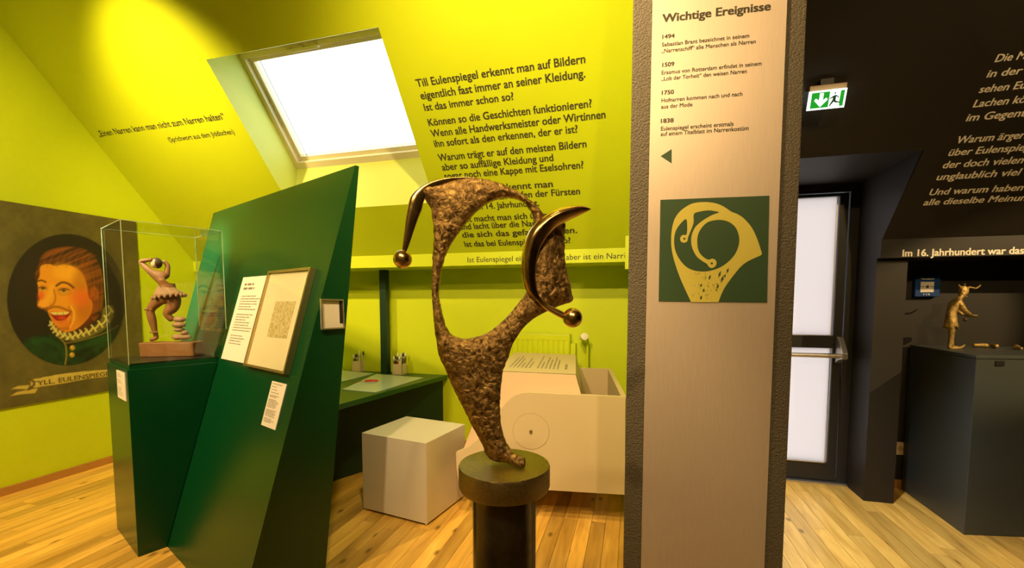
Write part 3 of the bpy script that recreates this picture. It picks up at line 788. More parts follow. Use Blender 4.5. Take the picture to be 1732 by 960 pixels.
    stroke([(318, 352), (345, 344), (374, 352)], 5, K(60, 34, 10), 0.9)
    stroke([(320, 360), (345, 366), (372, 358)], 5, K(206, 176, 80), 0.7)
    ell(345, 355, 10, 7, K(46, 48, 26), 0.4, 0.95)
    stroke([(310, 372), (345, 382), (385, 372)], 4, K(160, 90, 20), 0.5)
    # moustache, mouth
    stroke([(246, 462), (290, 444), (330, 448), (385, 470)], 13, K(128, 66, 14), 0.7)
    shape([(268, 472), (320, 472), (378, 474), (372, 496), (345, 516), (312, 520), (288, 504)], K(150, 24, 12), 3)
    shape([(272, 473), (320, 472), (372, 472), (360, 484), (325, 487), (290, 486)], K(226, 205, 110), 2.5)
    for t in (292, 308, 325, 342): stroke([(t, 474), (t + 2, 486)], 2, K(150, 120, 50), 0.8)
    ell(335, 503, 22, 9, K(206, 70, 34), 0.5, 0.8)
    stroke([(286, 514), (320, 532), (362, 512)], 9, K(214, 92, 40), 0.8)
    stroke([(385, 440), (402, 480), (396, 525), (376, 560)], 8, K(244, 178, 60), 0.7)
    stroke([(370, 440), (386, 485), (378, 530)], 6, K(140, 66, 14), 0.6)
    stroke([(290, 540), (325, 562), (370, 560)], 16, K(140, 66, 14), 0.45)
    # ear and side hair
    ell(512, 370, 20, 36, K(176, 92, 22), 0.4, 0.85, -0.2)
    stroke([(505, 350), (520, 372), (508, 398)], 5, K(104, 50, 12), 0.8)
    for i in range(16):
        x0 = 232 + i * 17; stroke([(x0 + 30, 140 + abs(i - 6) * 3), (x0 - 4, 178), (x0 - 10, 214 + (i % 3) * 8)], 5, K(*((160, 92, 24) if i % 2 else (60, 30, 8))), 0.32, 9)
    for i in range(6):
        stroke([(480 + i * 12, 200 + i * 12), (500 + i * 10, 300), (505 + i * 8, 420 + i * 10)], 6, K(*((140, 78, 20) if i % 2 else (50, 26, 8))), 0.35, 12)
    for x, y in ((392, 665), (390, 703)):
        ell(x, y, 14, 14, K(176, 140, 34), 0.2); ell(x - 3, y - 4, 6, 5, K(224, 196, 80), 0.4)
    # ribbon
    bc = K(196, 176, 84)[None] * (1 + 0.12 * n3)[:, None]
    lp = np.array([(163, 838), (250, 820), (360, 801), (480, 789), (570, 783), (700, 772), (700, 812), (570, 823), (480, 832), (380, 852), (290, 868), (195, 882), (168, 872)], float)
    over(sstep(sdist(Q, lp), -3, 3), bc)
    for lp in ([(160, 866), (95, 872), (58, 890), (70, 888), (125, 888), (150, 890)], [(205, 884), (190, 910), (120, 916), (55, 926), (90, 905), (150, 892)]):
        over(sstep(sdist(Q, np.array(lp, float)), -3, 3), K(190, 168, 76))
    stroke([(160, 838), (185, 850), (170, 882), (150, 892)], 10, K(84, 66, 22), 0.9)
    stroke([(163, 838), (360, 801), (570, 783), (700, 772)], 3, K(80, 66, 24), 0.7)
    stroke([(195, 882), (380, 852), (570, 823), (700, 812)], 4, K(70, 56, 20), 0.7)
    return col
mural = thing('painted_mural', 'large dark painting of a laughing man in a white ruff on the left wall', 'painting', (WL, 2.0, 0.60))
def adopt0(o, p):
    o.parent = p; o.matrix_parent_inverse = Matrix.Translation(p.location).inverted() if p.rotation_euler.z == 0 else parent_inv(p)
mo = painting('canvas', WL + 0.012, 0.608, 2.045, 1.05, 2.868, 0.0052, M['paint'], mural_painter); adopt0(mo, mural)
mb = box('backing_board', (WL + 0.001, 1.05, 0.608), (WL + 0.0115, 2.868, 2.045), M['ink'], None); adopt0(mb, mural)
P0 = onpl(170 / 3.2, 380 + 874 / 3.2, (WL + 0.013, 0, 0), (1, 0, 0)); P1 = onpl(568 / 3.2, 380 + 817 / 3.2, (WL + 0.013, 0, 0), (1, 0, 0))
upv = np.cross((1, 0, 0), (P1 - P0) / np.linalg.norm(P1 - P0)); upv = upv * np.sign(upv[2])
lt = lettering('lettering', 'TYLL. EULENSPIEGEL', P0, P1, upv, capheight(8, P0, upv), mat('ribbon_lettering', (0.13, 0.09, 0.02), 0.7), None, (1, 0, 0), 0.015, 'TYLL. EULENSPIEC', lift=0.0008); adopt0(lt, mural)

# ================================================================== GREEN SLANTED DISPLAY WALL
GW = DIR(-22.5); GH = DIR(67.5)
G0 = np.array([-2.448, 1.736, 0.0])
LE = rad(16.0); GUP = GH * math.sin(LE) + UPZ * math.cos(LE); GN = np.cross(GW, GUP)   # facing the room
if GN @ GH > 0: GN = -GN
def gp(s, t, o=0.0): return G0 + GW * s + GUP * t + GN * o
TT = 2.008 / math.cos(LE)
fl_ = gp(-0.66, 0); fr_ = gp(0.946, 0); tl_ = gp(-0.868, TT); tr_ = gp(0.993, TT)
depth = 0.385
bl_ = fl_ + GH * depth; br_ = fr_ + GH * depth; tl2 = tl_ + GH * 0.03; tr2 = tr_ + GH * 0.02
gwall = thing('slanted_display_wall', 'tall green leaning display wall carrying two framed sheets and a label', 'partition', G0)
gw = poly('wedge_body', [fl_, fr_, br_, bl_, tl_, tr_, tr2, tl2], [(0, 1, 2, 3), (0, 4, 5, 1), (1, 5, 6, 2), (2, 6, 7, 3), (3, 7, 4, 0), (4, 7, 6, 5)], M['green'])
adopt0(gw, gwall)

def slab_on(name, c4, th, m, parent, lift=0.0):
    """sheet with the four (s,t) corners on the slanted wall"""
    return prism(name, [gp(s, t, lift) for s, t in c4], GN * th, m, parent)
def rect(s0, s1, t0, t1): return [(s0, t0), (s1, t0), (s1, t1), (s0, t1)]
def print_lines(name, origin, x, y, n, rows, m, parent, seed=1, h=0.0035):
    """irregular word bars: rows = (x0, width, ypos, height)"""
    r = random.Random(seed); bm = bmesh.new()
    origin = np.asarray(origin, float)
    for x0, wd, yy, hh in rows:
        cx_ = x0
        while cx_ < x0 + wd:
            wl = min(r.uniform(0.5, 2.4) * hh * 2.6, x0 + wd - cx_)
            if wl < hh * 0.4: break
            ps = [origin + x * cx_ + y * yy, origin + x * (cx_ + wl) + y * yy, origin + x * (cx_ + wl) + y * (yy + hh), origin + x * cx_ + y * (yy + hh)]
            bm.faces.new([bm.verts.new(tuple(p + n * 0.0004)) for p in ps])
            cx_ += wl + hh * 0.9
    me = bpy.data.meshes.new(name); bm.to_mesh(me); bm.free()
    o = link(name, me, m, parent); o['kind'] = 'stuff'
    return o
ic = thing('text_card', 'cream text card on the green slanted wall left of the framed drawing', 'text card', gp(0.035, 1.06))
o = slab_on('card_sheet', rect(0.035, 0.385, 1.06, 1.553), 0.006, M['card'], None, 0.001); adopt0(o, ic)
rows = [(0.05, 0.13, 0.44, 0.013), (0.05, 0.15, 0.415, 0.013)]
yy = 0.372
for wd in (.2, .26, .23, .24, .17, .24, 0, .22, .19, .14, .2, .2, .25, .24, 0, .16, .2, .16, .17):
    if wd: rows.append((0.05, wd, yy, 0.0055))
    yy -= 0.0155
pl_ = print_lines('printed_lines', gp(0.035, 1.06, 0.007), GW, GUP, GN, rows, M['ink_grey'], None, 3); adopt0(pl_, ic)
fd = thing('framed_drawing', 'small old drawing on wide cream mat in thin brass frame', 'picture', gp(0.415, 1.05))
s0, s1, t0, t1 = 0.413, 0.868, 1.050, 1.568; fw = 0.012
bm = bmesh.new()
for r_ in (rect(s0, s1, t0, t0 + fw), rect(s0, s1, t1 - fw, t1), rect(s0, s0 + fw, t0 + fw, t1 - fw), rect(s1 - fw, s1, t0 + fw, t1 - fw)):
    bm_prism(bm, [gp(s, t, 0.001) for s, t in r_], GN * 0.030)
o = from_bm('frame', bm, M['brass'], None); adopt0(o, fd)
o = slab_on('mat_board', rect(s0 + fw, s1 - fw, t0 + fw, t1 - fw), 0.010, M['paper'], None, 0.008); adopt0(o, fd)
o = slab_on('glass_pane', rect(s0 + fw, s1 - fw, t0 + fw, t1 - fw), 0.002, m_glass('picture_glass', (0.99, 0.99, 0.97), 1.3, 0.7), None, 0.024); adopt0(o, fd)
def m_etch():
    m = mat('etched_print', (0.5, 0.43, 0.2), 0.7); nt = m.node_tree; N = nt.nodes; L = nt.links; b = N['Principled BSDF']
    tc = N.new('ShaderNodeTexCoord'); n = N.new('ShaderNodeTexNoise'); n.inputs['Scale'].default_value = 34; n.inputs['Detail'].default_value = 8; n.inputs['Distortion'].default_value = 2.5
    r = N.new('ShaderNodeValToRGB'); r.color_ramp.elements[0].position = 0.42; r.color_ramp.elements[0].color = (0.44, 0.37, 0.17, 1); r.color_ramp.elements[1].position = 0.56; r.color_ramp.elements[1].color = (0.66, 0.58, 0.32, 1)
    L.new(tc.outputs['Object'], n.inputs['Vector']); L.new(n.outputs['Fac'], r.inputs[0]); L.new(r.outputs[0], b.inputs['Base Color']); return m
# drawing corners read off the picture: (403,222) (512,222) (462,420) (357,415) in the 3.2x view of (340,440)
dq = []
for x, y in ((403, 222), (514, 222), (462, 420), (358, 414)):
    p = onpl(340 + x / 3.2, 440 + y / 3.2, gp(0, 0, 0.019), GN) - G0; dq.append((p @ GW, p @ GUP))
S0 = (dq[0][0] + dq[3][0]) / 2; S1 = (dq[1][0] + dq[2][0]) / 2; T1 = (dq[0][1] + dq[1][1]) / 2; T0 = (dq[2][1] + dq[3][1]) / 2
o = slab_on('drawing', rect(S0, S1, T0, T1), 0.0012, m_etch(), None, 0.0185); adopt0(o, fd)
lc = thing('caption_card', 'narrow cream caption card low on the green slanted wall under the framed drawing', 'label', gp(0.72, 0.795))
o = slab_on('card_sheet', rect(0.7195, 0.867, 0.795, 1.006), 0.004, M['card'], None, 0.001); adopt0(o, lc)
rows = []; yy = 0.198
for wd in (.1, 0, .05, 0, .06, 0, .085, 0, .09, .07, 0, .08, .1, .1, .085, .09, .08, 0, .1, .085, .1, .09, .1, 0, .07, .1, .075):
    if wd: rows.append((0.014, wd, yy, 0.0035))
    yy -= 0.0068
pl_ = print_lines('printed_lines', gp(0.7195, 0.795, 0.005), GW, GUP, GN, rows, M['ink_grey'], None, 4); adopt0(pl_, lc)
# shallow metal tray on the end of the wedge (end face contains F, G and the top)
CN = np.cross(br_ - fr_, tr_ - fr_); CN = CN / np.linalg.norm(CN)
if CN @ GW < 0: CN = -CN
Hc = [onpl(x, y, fr_ + CN * 0.002, CN) for x, y in ((541, 505), (579, 506), (581, 555), (543, 557))]
tr = thing('leaflet_holder', 'small square silver leaflet holder on the narrow end of the green wall', 'holder', Hc[3])
o = prism('back_plate', Hc, CN * 0.003, M['card']); adopt0(o, tr)
def lerp(a, b, t): return a * (1 - t) + b * t
def strip(a, b, c, d): return [a, b, c, d]
bm = bmesh.new()
i = [lerp(p, sum(Hc) / 4, 0.09) for p in Hc]
for k in range(4):
    bm_prism(bm, [Hc[k] + CN * 0.003, Hc[(k + 1) % 4] + CN * 0.003, i[(k + 1) % 4] + CN * 0.003, i[k] + CN * 0.003], CN * 0.009)
o = from_bm('rim', bm, M['silver']); adopt0(o, tr)
o = prism('slot', [lerp(i[1], i[0], 0.14) + CN * 0.0032, i[1] + CN * 0.0032, lerp(i[1], i[2], 0.85) + CN * 0.0032, lerp(lerp(i[1], i[2], 0.85), lerp(i[0], i[3], 0.85), 0.14) + CN * 0.0032], CN * 0.0008, M['darkmetal']); adopt0(o, tr)

# ================================================================== GREEN PEDESTAL WITH GLASS CASE
def cut(o, P, n):
    """cut away the side of the plane n points to"""
    bm = bmesh.new(); bm.from_mesh(o.data)
    g = bm.verts[:] + bm.edges[:] + bm.faces[:]
    r = bmesh.ops.bisect_plane(bm, geom=g, plane_co=tuple(P), plane_no=tuple(n), clear_outer=True)
    e = [x for x in r['geom_cut'] if isinstance(x, bmesh.types.BMEdge)]
    if e: bmesh.ops.holes_fill(bm, edges=e)
    bmesh.ops.recalc_face_normals(bm, faces=bm.faces); bm.to_mesh(o.data); bm.free()
PB = np.array([-2.505, 1.624, 0.0]); LEFTD = -GW
ped = thing('display_pedestal', 'tall green pedestal with a cream label beside the slanted wall', 'pedestal', PB)
def pbx(name, a0, a1, b0, b1, z0, z1, m, parent, bevel=0.0, clip=True):
    q = [PB + LEFTD * a0 + GH * b0, PB + LEFTD * a1 + GH * b0, PB + LEFTD * a1 + GH * b1, PB + LEFTD * a0 + GH * b1]
    o = prism(name, [p + UPZ * z0 for p in q], (0, 0, z1 - z0), m, None, bevel=bevel)
    if clip: cut(o, gp(0, 0, 0.004), -GN)
    adopt0(o, parent); return o
pbx('cabinet', 0, 0.475, 0, 0.60, 0.0, 0.998, M['green'], ped, 0.003)
pbx('plinth_top', 0.012, 0.463, 0.012, 0.60, 0.998, 1.022, M['green'], ped)
case = thing('glass_case', 'clear glass display case on the green pedestal around the carved figure', 'display case', PB + UPZ * 1.022)
gt = 0.006; cz0, cz1 = 1.0225, 1.757; b1 = 0.462
pbx('base_board', 0.02, 0.455, 0.02, 0.44, 1.0225, 1.028, M['darkmetal'], case)
pbx('glass_panel', 0.01, 0.01 + gt, 0.01, b1, cz0, cz1, M['glass'], case)
pbx('glass_panel', 0.465 - gt, 0.465, 0.01, b1, cz0, cz1, M['glass'], case)
pbx('glass_panel', 0.01 + gt, 0.465 - gt, 0.01, 0.01 + gt, cz0, cz1, M['glass'], case)
pbx('glass_panel', 0.01 + gt, 0.465 - gt, b1 - gt, b1, cz0, cz1, M['glass'], case)
pbx('glass_lid', 0.01, 0.465, 0.01, b1, cz1, cz1 + gt, M['glass'], case)
# polished cut edges
for a_, b_ in ((0.01, 0.01), (0.465, 0.01), (0.01, b1), (0.465, b1)):
    sa = -1 if a_ < 0.1 else 1; sb = -1 if b_ < 0.1 else 1
    pbx('glass_edge', a_ - 0.0008, a_ + 0.0022, b_ - 0.0008, b_ + 0.0022, cz0, cz1 + gt, M['glass_edge'], case)
bm = bmesh.new()
def eb(a0, a1, b0, b1_):
    q = [PB + LEFTD * a0 + GH * b0, PB + LEFTD * a1 + GH * b0, PB + LEFTD * a1 + GH * b1_, PB + LEFTD * a0 + GH * b1_]
    bm_prism(bm, [p + UPZ * (cz1 + gt) for p in q], (0, 0, 0.003))
eb(0.008, 0.467, 0.008, 0.012); eb(0.008, 0.467, b1 - 0.003, b1 + 0.001); eb(0.008, 0.012, 0.012, b1 - 0.003); eb(0.463, 0.467, 0.012, b1 - 0.003)
o = from_bm('glass_rim', bm, M['glass_edge']); adopt0(o, case)
# label on the left face (that face: plane through PB, contains LEFTD and Z)
q = [onpl(x, y, PB, -GH) for x, y in ((198.5, 626), (212, 629.5), (214.3, 677), (201.5, 672))]
s_a = [(p - PB) @ LEFTD for p in q]; zz = [p[2] for p in q]
A0, A1 = min(s_a), max(s_a); Z0, Z1 = 0.80, 0.973
Z1 = (zz[0] + zz[1]) / 2; Z0 = (zz[2] + zz[3]) / 2
A0 = max(A0, 0.006)
pc = thing('pedestal_label', 'small cream label card on the left face of the green pedestal', 'label', PB + LEFTD * A0 + UPZ * Z0)
o = prism('card_sheet', [PB + LEFTD * A0 - GH * 0.0005 + UPZ * Z0, PB + LEFTD * A1 - GH * 0.0005 + UPZ * Z0, PB + LEFTD * A1 - GH * 0.0005 + UPZ * Z1, PB + LEFTD * A0 - GH * 0.0005 + UPZ * Z1], -GH * 0.004, M['card']); adopt0(o, pc)
H_ = Z1 - Z0; W_ = A1 - A0
rows = [(0.1 * W_, 0.7 * W_ * random.uniform(.5, 1), H_ * (0.9 - k * 0.055), H_ * 0.014) for k in range(15) if k not in (3, 7, 8)]
pl_ = print_lines('printed_lines', PB + LEFTD * A1 - GH * 0.0048 + UPZ * Z0, GW, UPZ, -GH, rows, M['ink_grey'], None, 8); adopt0(pl_, pc)

# ================================================================== SKINNED FIGURES
def skin_fig(name, nodes, edges, root, m, parent, sub=2):
    """one continuous surface grown round a skeleton; nodes: name -> ((x, y, z), radius or (rx, ry))"""
    keys = list(nodes); idx = {k: i for i, k in enumerate(keys)}
    me = bpy.data.meshes.new(name)
    me.from_pydata([nodes[k][0] for k in keys], [(idx[a], idx[b]) for a, b in edges], [])
    o = bpy.data.objects.new(name, me); C.objects.link(o)
    sk = o.modifiers.new('skin', 'SKIN'); sk.use_smooth_shade = True
    if not me.skin_vertices: me.skin_vertices.new()
    for k in keys:
        r = nodes[k][1]; r = r if isinstance(r, tuple) else (r, r)
        me.skin_vertices[0].data[idx[k]].radius = r
        me.skin_vertices[0].data[idx[k]].use_root = (k == root)
    ss = o.modifiers.new('sub', 'SUBSURF'); ss.levels = sub; ss.render_levels = sub
    dg = bpy.context.evaluated_depsgraph_get(); dg.update()
    m2 = bpy.data.meshes.new_from_object(o.evaluated_get(dg)); bpy.data.objects.remove(o)
    m2.name = name; m2.materials.clear()
    return link(name, m2, m, parent, smooth=True)
def chain(*k): return [(k[i], k[i + 1]) for i in range(len(k) - 1)]

# --- carved figure in the glass case
SS = 2.60 / 741
SP = PB + LEFTD * 0.262 + GH * 0.262
st = thing('carved_figure', 'carved wooden figure in a scalloped skirt with arms raised, inside the glass case', 'figure', (SP[0], SP[1], 1.0285), rad(15.5 + 7))
def s8(x, y, d=0.0): return ((240 + x / 4.8 - 294) * SS, d, (602 - (420 + y / 4.8)) * SS)
bm = bmesh.new(); bm_box(bm, (s8(60, 0)[0], -0.055, 0), (s8(458, 0)[0], 0.055, 0.083))
for v in bm.verts: v.co.x += 0.006 * math.sin(v.co.y * 60 + v.co.z * 30)
o = from_bm('base_block', bm, M['carved'], st, bevel=0.006); 
N_ = {'hip': (s8(265, 385), (0.040, 0.032)), 'waist': (s8(238, 305), 0.026), 'chest': (s8(190, 225, -0.006), (0.032, 0.026)), 'neck': (s8(185, 180, -0.01), 0.013),
      'lsh': (s8(150, 205, -0.02), 0.017), 'lel': (s8(75, 115, -0.025), 0.0125), 'lha': (s8(140, 105, -0.035), 0.010), 'lfi': (s8(175, 100, -0.035), 0.008),
      'rsh': (s8(232, 215, 0.012), 0.015), 'rel': (s8(232, 140, 0.03), 0.011), 'rha': (s8(205, 98, 0.02), 0.009),
      'lh2': (s8(190, 410, -0.01), 0.030), 'lkn': (s8(120, 500, -0.02), 0.0185), 'lca': (s8(132, 585, -0.015), 0.0185), 'lan': (s8(142, 680, -0.01), 0.0105), 'lhe': (s8(148, 728, -0.005), 0.012), 'lto': (s8(112, 742, -0.028), 0.010),
      'rh2': (s8(300, 425, 0.012), 0.034), 'rth': (s8(262, 500, 0.0), 0.030), 'rkn': (s8(232, 535, -0.012), 0.020), 'rca': (s8(275, 590, 0.0), 0.014)}
ed = chain('hip', 'waist', 'chest', 'neck') + chain('chest', 'lsh', 'lel', 'lha', 'lfi') + chain('chest', 'rsh', 'rel', 'rha') + chain('hip', 'lh2', 'lkn', 'lca', 'lan', 'lhe', 'lto') + chain('hip', 'rh2', 'rth', 'rkn', 'rca')
N_ = {k: (v[0], tuple(1.22 * q for q in (v[1] if isinstance(v[1], tuple) else (v[1], v[1])))) for k, v in N_.items()}
skin_fig('body', N_, ed, 'hip', M['carved'], st)
hx = s8(178, 128, -0.012)
hd = ball('head', hx, 0.027, mat('carved_face', (0.62, 0.46, 0.30), 0.6), st, 20, (0.95, 1, 1.12))
# hair cap: shell over the back and crown of the head
bm = bmesh.new(); bmesh.ops.create_uvsphere(bm, u_segments=20, v_segments=12, radius=0.0295)
for v in list(bm.verts):
    if v.co.x < 0.007 and v.co.z < 0.015: bm.verts.remove(v)
for v in bm.verts: v.co = Vector((v.co.x + hx[0] + 0.002, v.co.y + hx[1], v.co.z * 1.1 + hx[2] + 0.001))
o = from_bm('hair', bm, M['carved_dark'], hd, smooth=True)
md = o.modifiers.new('s', 'SOLIDIFY'); md.thickness = 0.004
# nose and brow of the face turned down to the left
ball('nose', (hx[0] - 0.026, hx[1] - 0.004, hx[2] - 0.002), 0.006, M['carved_light'], hd, 10, (1, .7, 1))
# skirt
bm = bmesh.new(); rings = []
c0 = Vector(s8(225, 300)); c1 = Vector(s8(252, 388))
nS = 36
for k, t in enumerate((0, 0.25, 0.5, 0.75, 1.0, 1.06)):
    c = c0.lerp(c1, min(t, 1)); ring = []
    for i in range(nS):
        a_ = 2 * math.pi * i / nS
        r_ = 0.030 + 0.052 * min(t, 1) ** 0.8 - (0.008 if k == 5 else 0)
        wv = 0.004 * math.sin(a_ * 12) * t
        p = Vector(((r_ + wv) * math.cos(a_), (r_ + wv) * 0.75 * math.sin(a_), 0))
        p.z = -0.22 * p.x * t * -0.6
        ring.append(bm.verts.new(c + p))
    rings.append(ring)
for k in range(5):
    for i in range(nS): bm.faces.new([rings[k][i], rings[k][(i + 1) % nS], rings[k + 1][(i + 1) % nS], rings[k + 1][i]])
bm.faces.new(rings[-1][::-1])
sk_ = from_bm('skirt', bm, M['carved_light'], st, smooth=True)
bm = bmesh.new()
for i in range(18):
    a_ = 2 * math.pi * i / 18; p = Vector((0.084 * math.cos(a_), 0.063 * math.sin(a_), 0)); p.z = 0.132 * p.x
    q = c1 + p
    m4 = Matrix.Translation(q + Vector((0, 0, -0.004))) @ Matrix.Diagonal((1, 1, 1.35, 1))
    bmesh.ops.create_icosphere(bm, subdivisions=2, radius=0.0085, matrix=m4)
o = from_bm('skirt_scallops', bm, M['carved_light'], sk_, smooth=True); o['kind'] = 'stuff'
# stacked stones under the raised knee
for k, (x, y, rx, rz_) in enumerate(((318, 578, 46, 24), (318, 622, 50, 24), (312, 662, 38, 20), (360, 688, 26, 20), (300, 722, 44, 26), (358, 722, 46, 24))):
    o = ball('stone', s8(x, y, 0.004 * (-1) ** k), 1.0, M['carved_light'], st, 16, (rx / 4.8 * SS, 0.026, rz_ / 4.8 * SS))
for k, (x, y) in enumerate(((122, 495), (140, 678))):
    bm = bmesh.new()
    p = s8(x, y, -0.018)
    for i in range(8):
        a_ = 2 * math.pi * i / 8; R = 0.024 if k == 0 else 0.016
        bmesh.ops.create_icosphere(bm, subdivisions=1, radius=0.006, matrix=Matrix.Translation((p[0] + R * math.cos(a_), p[1] + R * math.sin(a_), p[2])))
    o = from_bm('bell_band', bm, M['carved_light'], st, smooth=True); o['kind'] = 'stuff'

# ================================================================== DESK
DZt = 0.67
desk = thing('work_desk', 'dark green desk with two frosted inlays against the yellow back wall', 'desk', (-2.3, 3.0, 0))
def dp(name, pts, off, m, bevel=0.0, parent=None):
    o = prism(name, pts, off, m, None, bevel=bevel); adopt0(o, parent or desk); return o
dpl = [(-1.66, 3.735), (-1.885, 2.38), (-3.05, 2.86), (-3.05, 3.735)]
dp('desk_top', [(x, y, DZt - 0.038) for x, y in dpl], (0, 0, 0.038), M['green_top'], 0.002)
dp('side_panel', [(-1.70, 3.72, 0), (-2.20, 2.66, 0), (-2.23, 2.672, 0), (-1.73, 3.72, 0)], (0, 0, DZt - 0.04), M['green_dark'])
dp('back_leg', [(-3.0, 3.70, 0), (-3.0, 2.95, 0), (-3.03, 2.95, 0), (-3.03, 3.70, 0)], (0, 0, DZt - 0.04), M['green_dark'])
for c4 in (((637, 632.5), (716, 639), (635, 664), (578.5, 659)), ((560, 624), (631, 632), (579, 645), (545, 640))):
    P = [onz(x, y, DZt + 0.0002) for x, y in c4]
    dp('glass_inlay', P, (0, 0, 0.004), M['inlay'])
gpost = thing('green_post', 'slim dark green square post between the desk and the yellow ledge', 'post', (-2.257, 3.655, DZt))
o = box('post_shaft', (-2.290, 3.625, DZt + 0.0005), (-2.224, 3.69, BZ0 - 0.001), M['green_dark'], None, bevel=0.002); adopt0(o, gpost)
def brush_box(cx_, cy_, label, brlabel, grp, seed):
    t = thing('brush_box', label, 'box', (cx_, cy_, DZt), rad(2))
    h = 0.05; H = 0.10; w_ = 0.005
    box('box_floor', (-h, -h, 0.0005), (h, h, 0.006), M['box_wood'], t)
    for k in range(4):
        o = box('side_board', (-h, -h, 0.006), (h, -h + w_, H), M['box_wood'], t); o.rotation_euler = (0, 0, k * math.pi / 2)
    r = random.Random(seed)
    cols = ['white_plain', 'darkmetal', 'tan', 'white_plain', 'carved_dark', 'red', 'winframe', 'darkmetal']
    for k in range(9):
        bx, by = ((k % 3) - 1) * 0.025, (k // 3 - 1) * 0.025
        Ln = r.uniform(0.15, 0.20)
        b_ = thing('paintbrush', brlabel, 'brush', (cx_ + bx * 0.9, cy_ + by * 0.9, DZt + 0.009), 0, grp)
        b_.rotation_euler = (r.uniform(-0.04, 0.04) - by * 4, r.uniform(-0.04, 0.04) + bx * 4, 0)
        hm = M[cols[(k + seed) % 8]]
        cyl('handle', (0, 0, 0), (0, 0, Ln * 0.72), 0.005, hm, b_, 0.008, 8)
        cyl('ferrule', (0, 0, Ln * 0.72), (0, 0, Ln * 0.83), 0.0085, M['silver'], b_, 0.009, 8)
        cyl('bristles', (0, 0, Ln * 0.83), (0, 0, Ln), 0.009, M['bristle'] if k % 2 else M['white_plain'], b_, 0.005, 8)
    return t
brush_box(*onz(608, 626.5, DZt)[:2], 'pale board box of brushes left of the green post', 'brush standing in the box left of the green post', 'brushes in the left box', 1)
brush_box(*(onz(676, 632, DZt)[:2] + np.array([0, 0.0])), 'pale board box of brushes right of the green post', 'brush standing in the box right of the green post', 'brushes in the right box', 4)
p = onz(628.5, 647, DZt)
rt = thing('red_marker', 'small red and white tool with a thin cord lying on the desk inlay', 'tool', (p[0], p[1], DZt + 0.0045), rad(20))
ball('casing', (0, 0, 0.012), 1, M['red'], rt, 16, (0.060, 0.024, 0.012)); ball('white_underside', (0, -0.004, 0.0055), 1, M['white_plain'], rt, 16, (0.052, 0.022, 0.0055))
bm = bmesh.new(); pr = None
for i in range(14):
    t = i / 13; q = (-0.05 - 0.13 * t, 0.012 * math.sin(t * 6), 0.004)
    if pr: bm_cyl(bm, pr, q, 0.0013, n=6)
    pr = q
from_bm('cord', bm, M['red'], rt, smooth=True)
p = onz(693.5, 628, DZt)
dg_ = thing('hand_punch', 'small black gadget with pale tip behind the right brush box', 'tool', (p[0] + 0.02, p[1] + 0.02, DZt))
prism('gadget_body', [(-0.04, 0, 0.0005), (0.03, 0, 0.0005), (0.045, 0, 0.03), (0.01, 0, 0.075), (-0.04, 0, 0.085)], (0, 0.035, 0), M['darkmetal'], dg_, bevel=0.004)
prism('tip', [(0.035, -0.002, 0.03), (0.05, -0.002, 0.04), (0.03, -0.002, 0.06), (0.018, -0.002, 0.055)], (0, 0.03, 0), M['white_plain'], dg_, bevel=0.002)

# ================================================================== WHITE CUBE STOOL
cu_ = thing('cube_stool', 'white cube stool with a shadow gap on the oak floor before the desk', 'stool', (-1.176, 2.323, 0), rad(-9.4))
box('stool_body', (-0.5, 0, 0.014), (0, 0.45, 0.511), M['white'], cu_, bevel=0.0025)
box('recessed_foot', (-0.48, 0.02, 0.0005), (-0.02, 0.43, 0.014), M['shadowgap'], cu_)
for x_, y_ in ((-0.488, 0.012), (-0.012, 0.012), (-0.488, 0.438), (-0.012, 0.438)):
    cyl('glide', (x_, y_, 0.0005), (x_, y_, 0.014), 0.008, M['silver'], cu_, n=10)

# ================================================================== WHITE BOX WITH TURNING FIVE-SIDED DRUM
nA = np.array([-0.397, 2.547, 0.216]); nB = np.array([-0.030, 2.594, 0.216]); nd = (nB - nA) / np.linalg.norm(nB - nA)
nn = np.array([-nd[1], nd[0], 0])                     # away from the viewer
ds = thing('drum_box', 'white open box holding a five-sided turning text drum beside the pillar', 'exhibit box', (nA[0], nA[1], 0.216))
def np_(x, y, o=0.0): return onpl(x, y, nA + nn * o, nn)
ztop = np_(1058, 671)[2]
out = [np_(1057, 836.5), np_(1058, 671), np_(975, 667), np_(893, 663)] + [np_(x, y) for x, y in smooth_poly([(893, 663), (876, 666), (862, 675), (850, 688), (832, 712), (815, 736), (797, 752), (782, 760), (771, 765)], 2, False)[1:]] + [np_(772, 790), np_(776, 819)]
out[0][2] = out[-1][2] = 0.216
TH_ = 0.03
def dbp(name, pts, off, m, parent=None, bevel=0.0, smooth=False):
    o = prism(name, pts, off, m, None, bevel=bevel, smooth=smooth); adopt0(o, parent or ds); return o
sp_ = dbp('side_panel', out, nn * TH_, M['boxcream'], bevel=0.0015)
FL = 1.06
far = [p + nn * FL for p in out]
dbp('side_panel', far, nn * TH_, M['boxcream'], bevel=0.0015)
# end board at the pillar side and bottom-right slope between the panels
e0 = out[0] + nn * TH_; 
dbp('end_board', [out[0] + nn * TH_, out[0] + nn * FL, np.array([*(out[0] + nn * FL)[:2], ztop]), np.array([*(out[0] + nn * TH_)[:2], ztop])], -nd * 0.03, M['boxcream'])
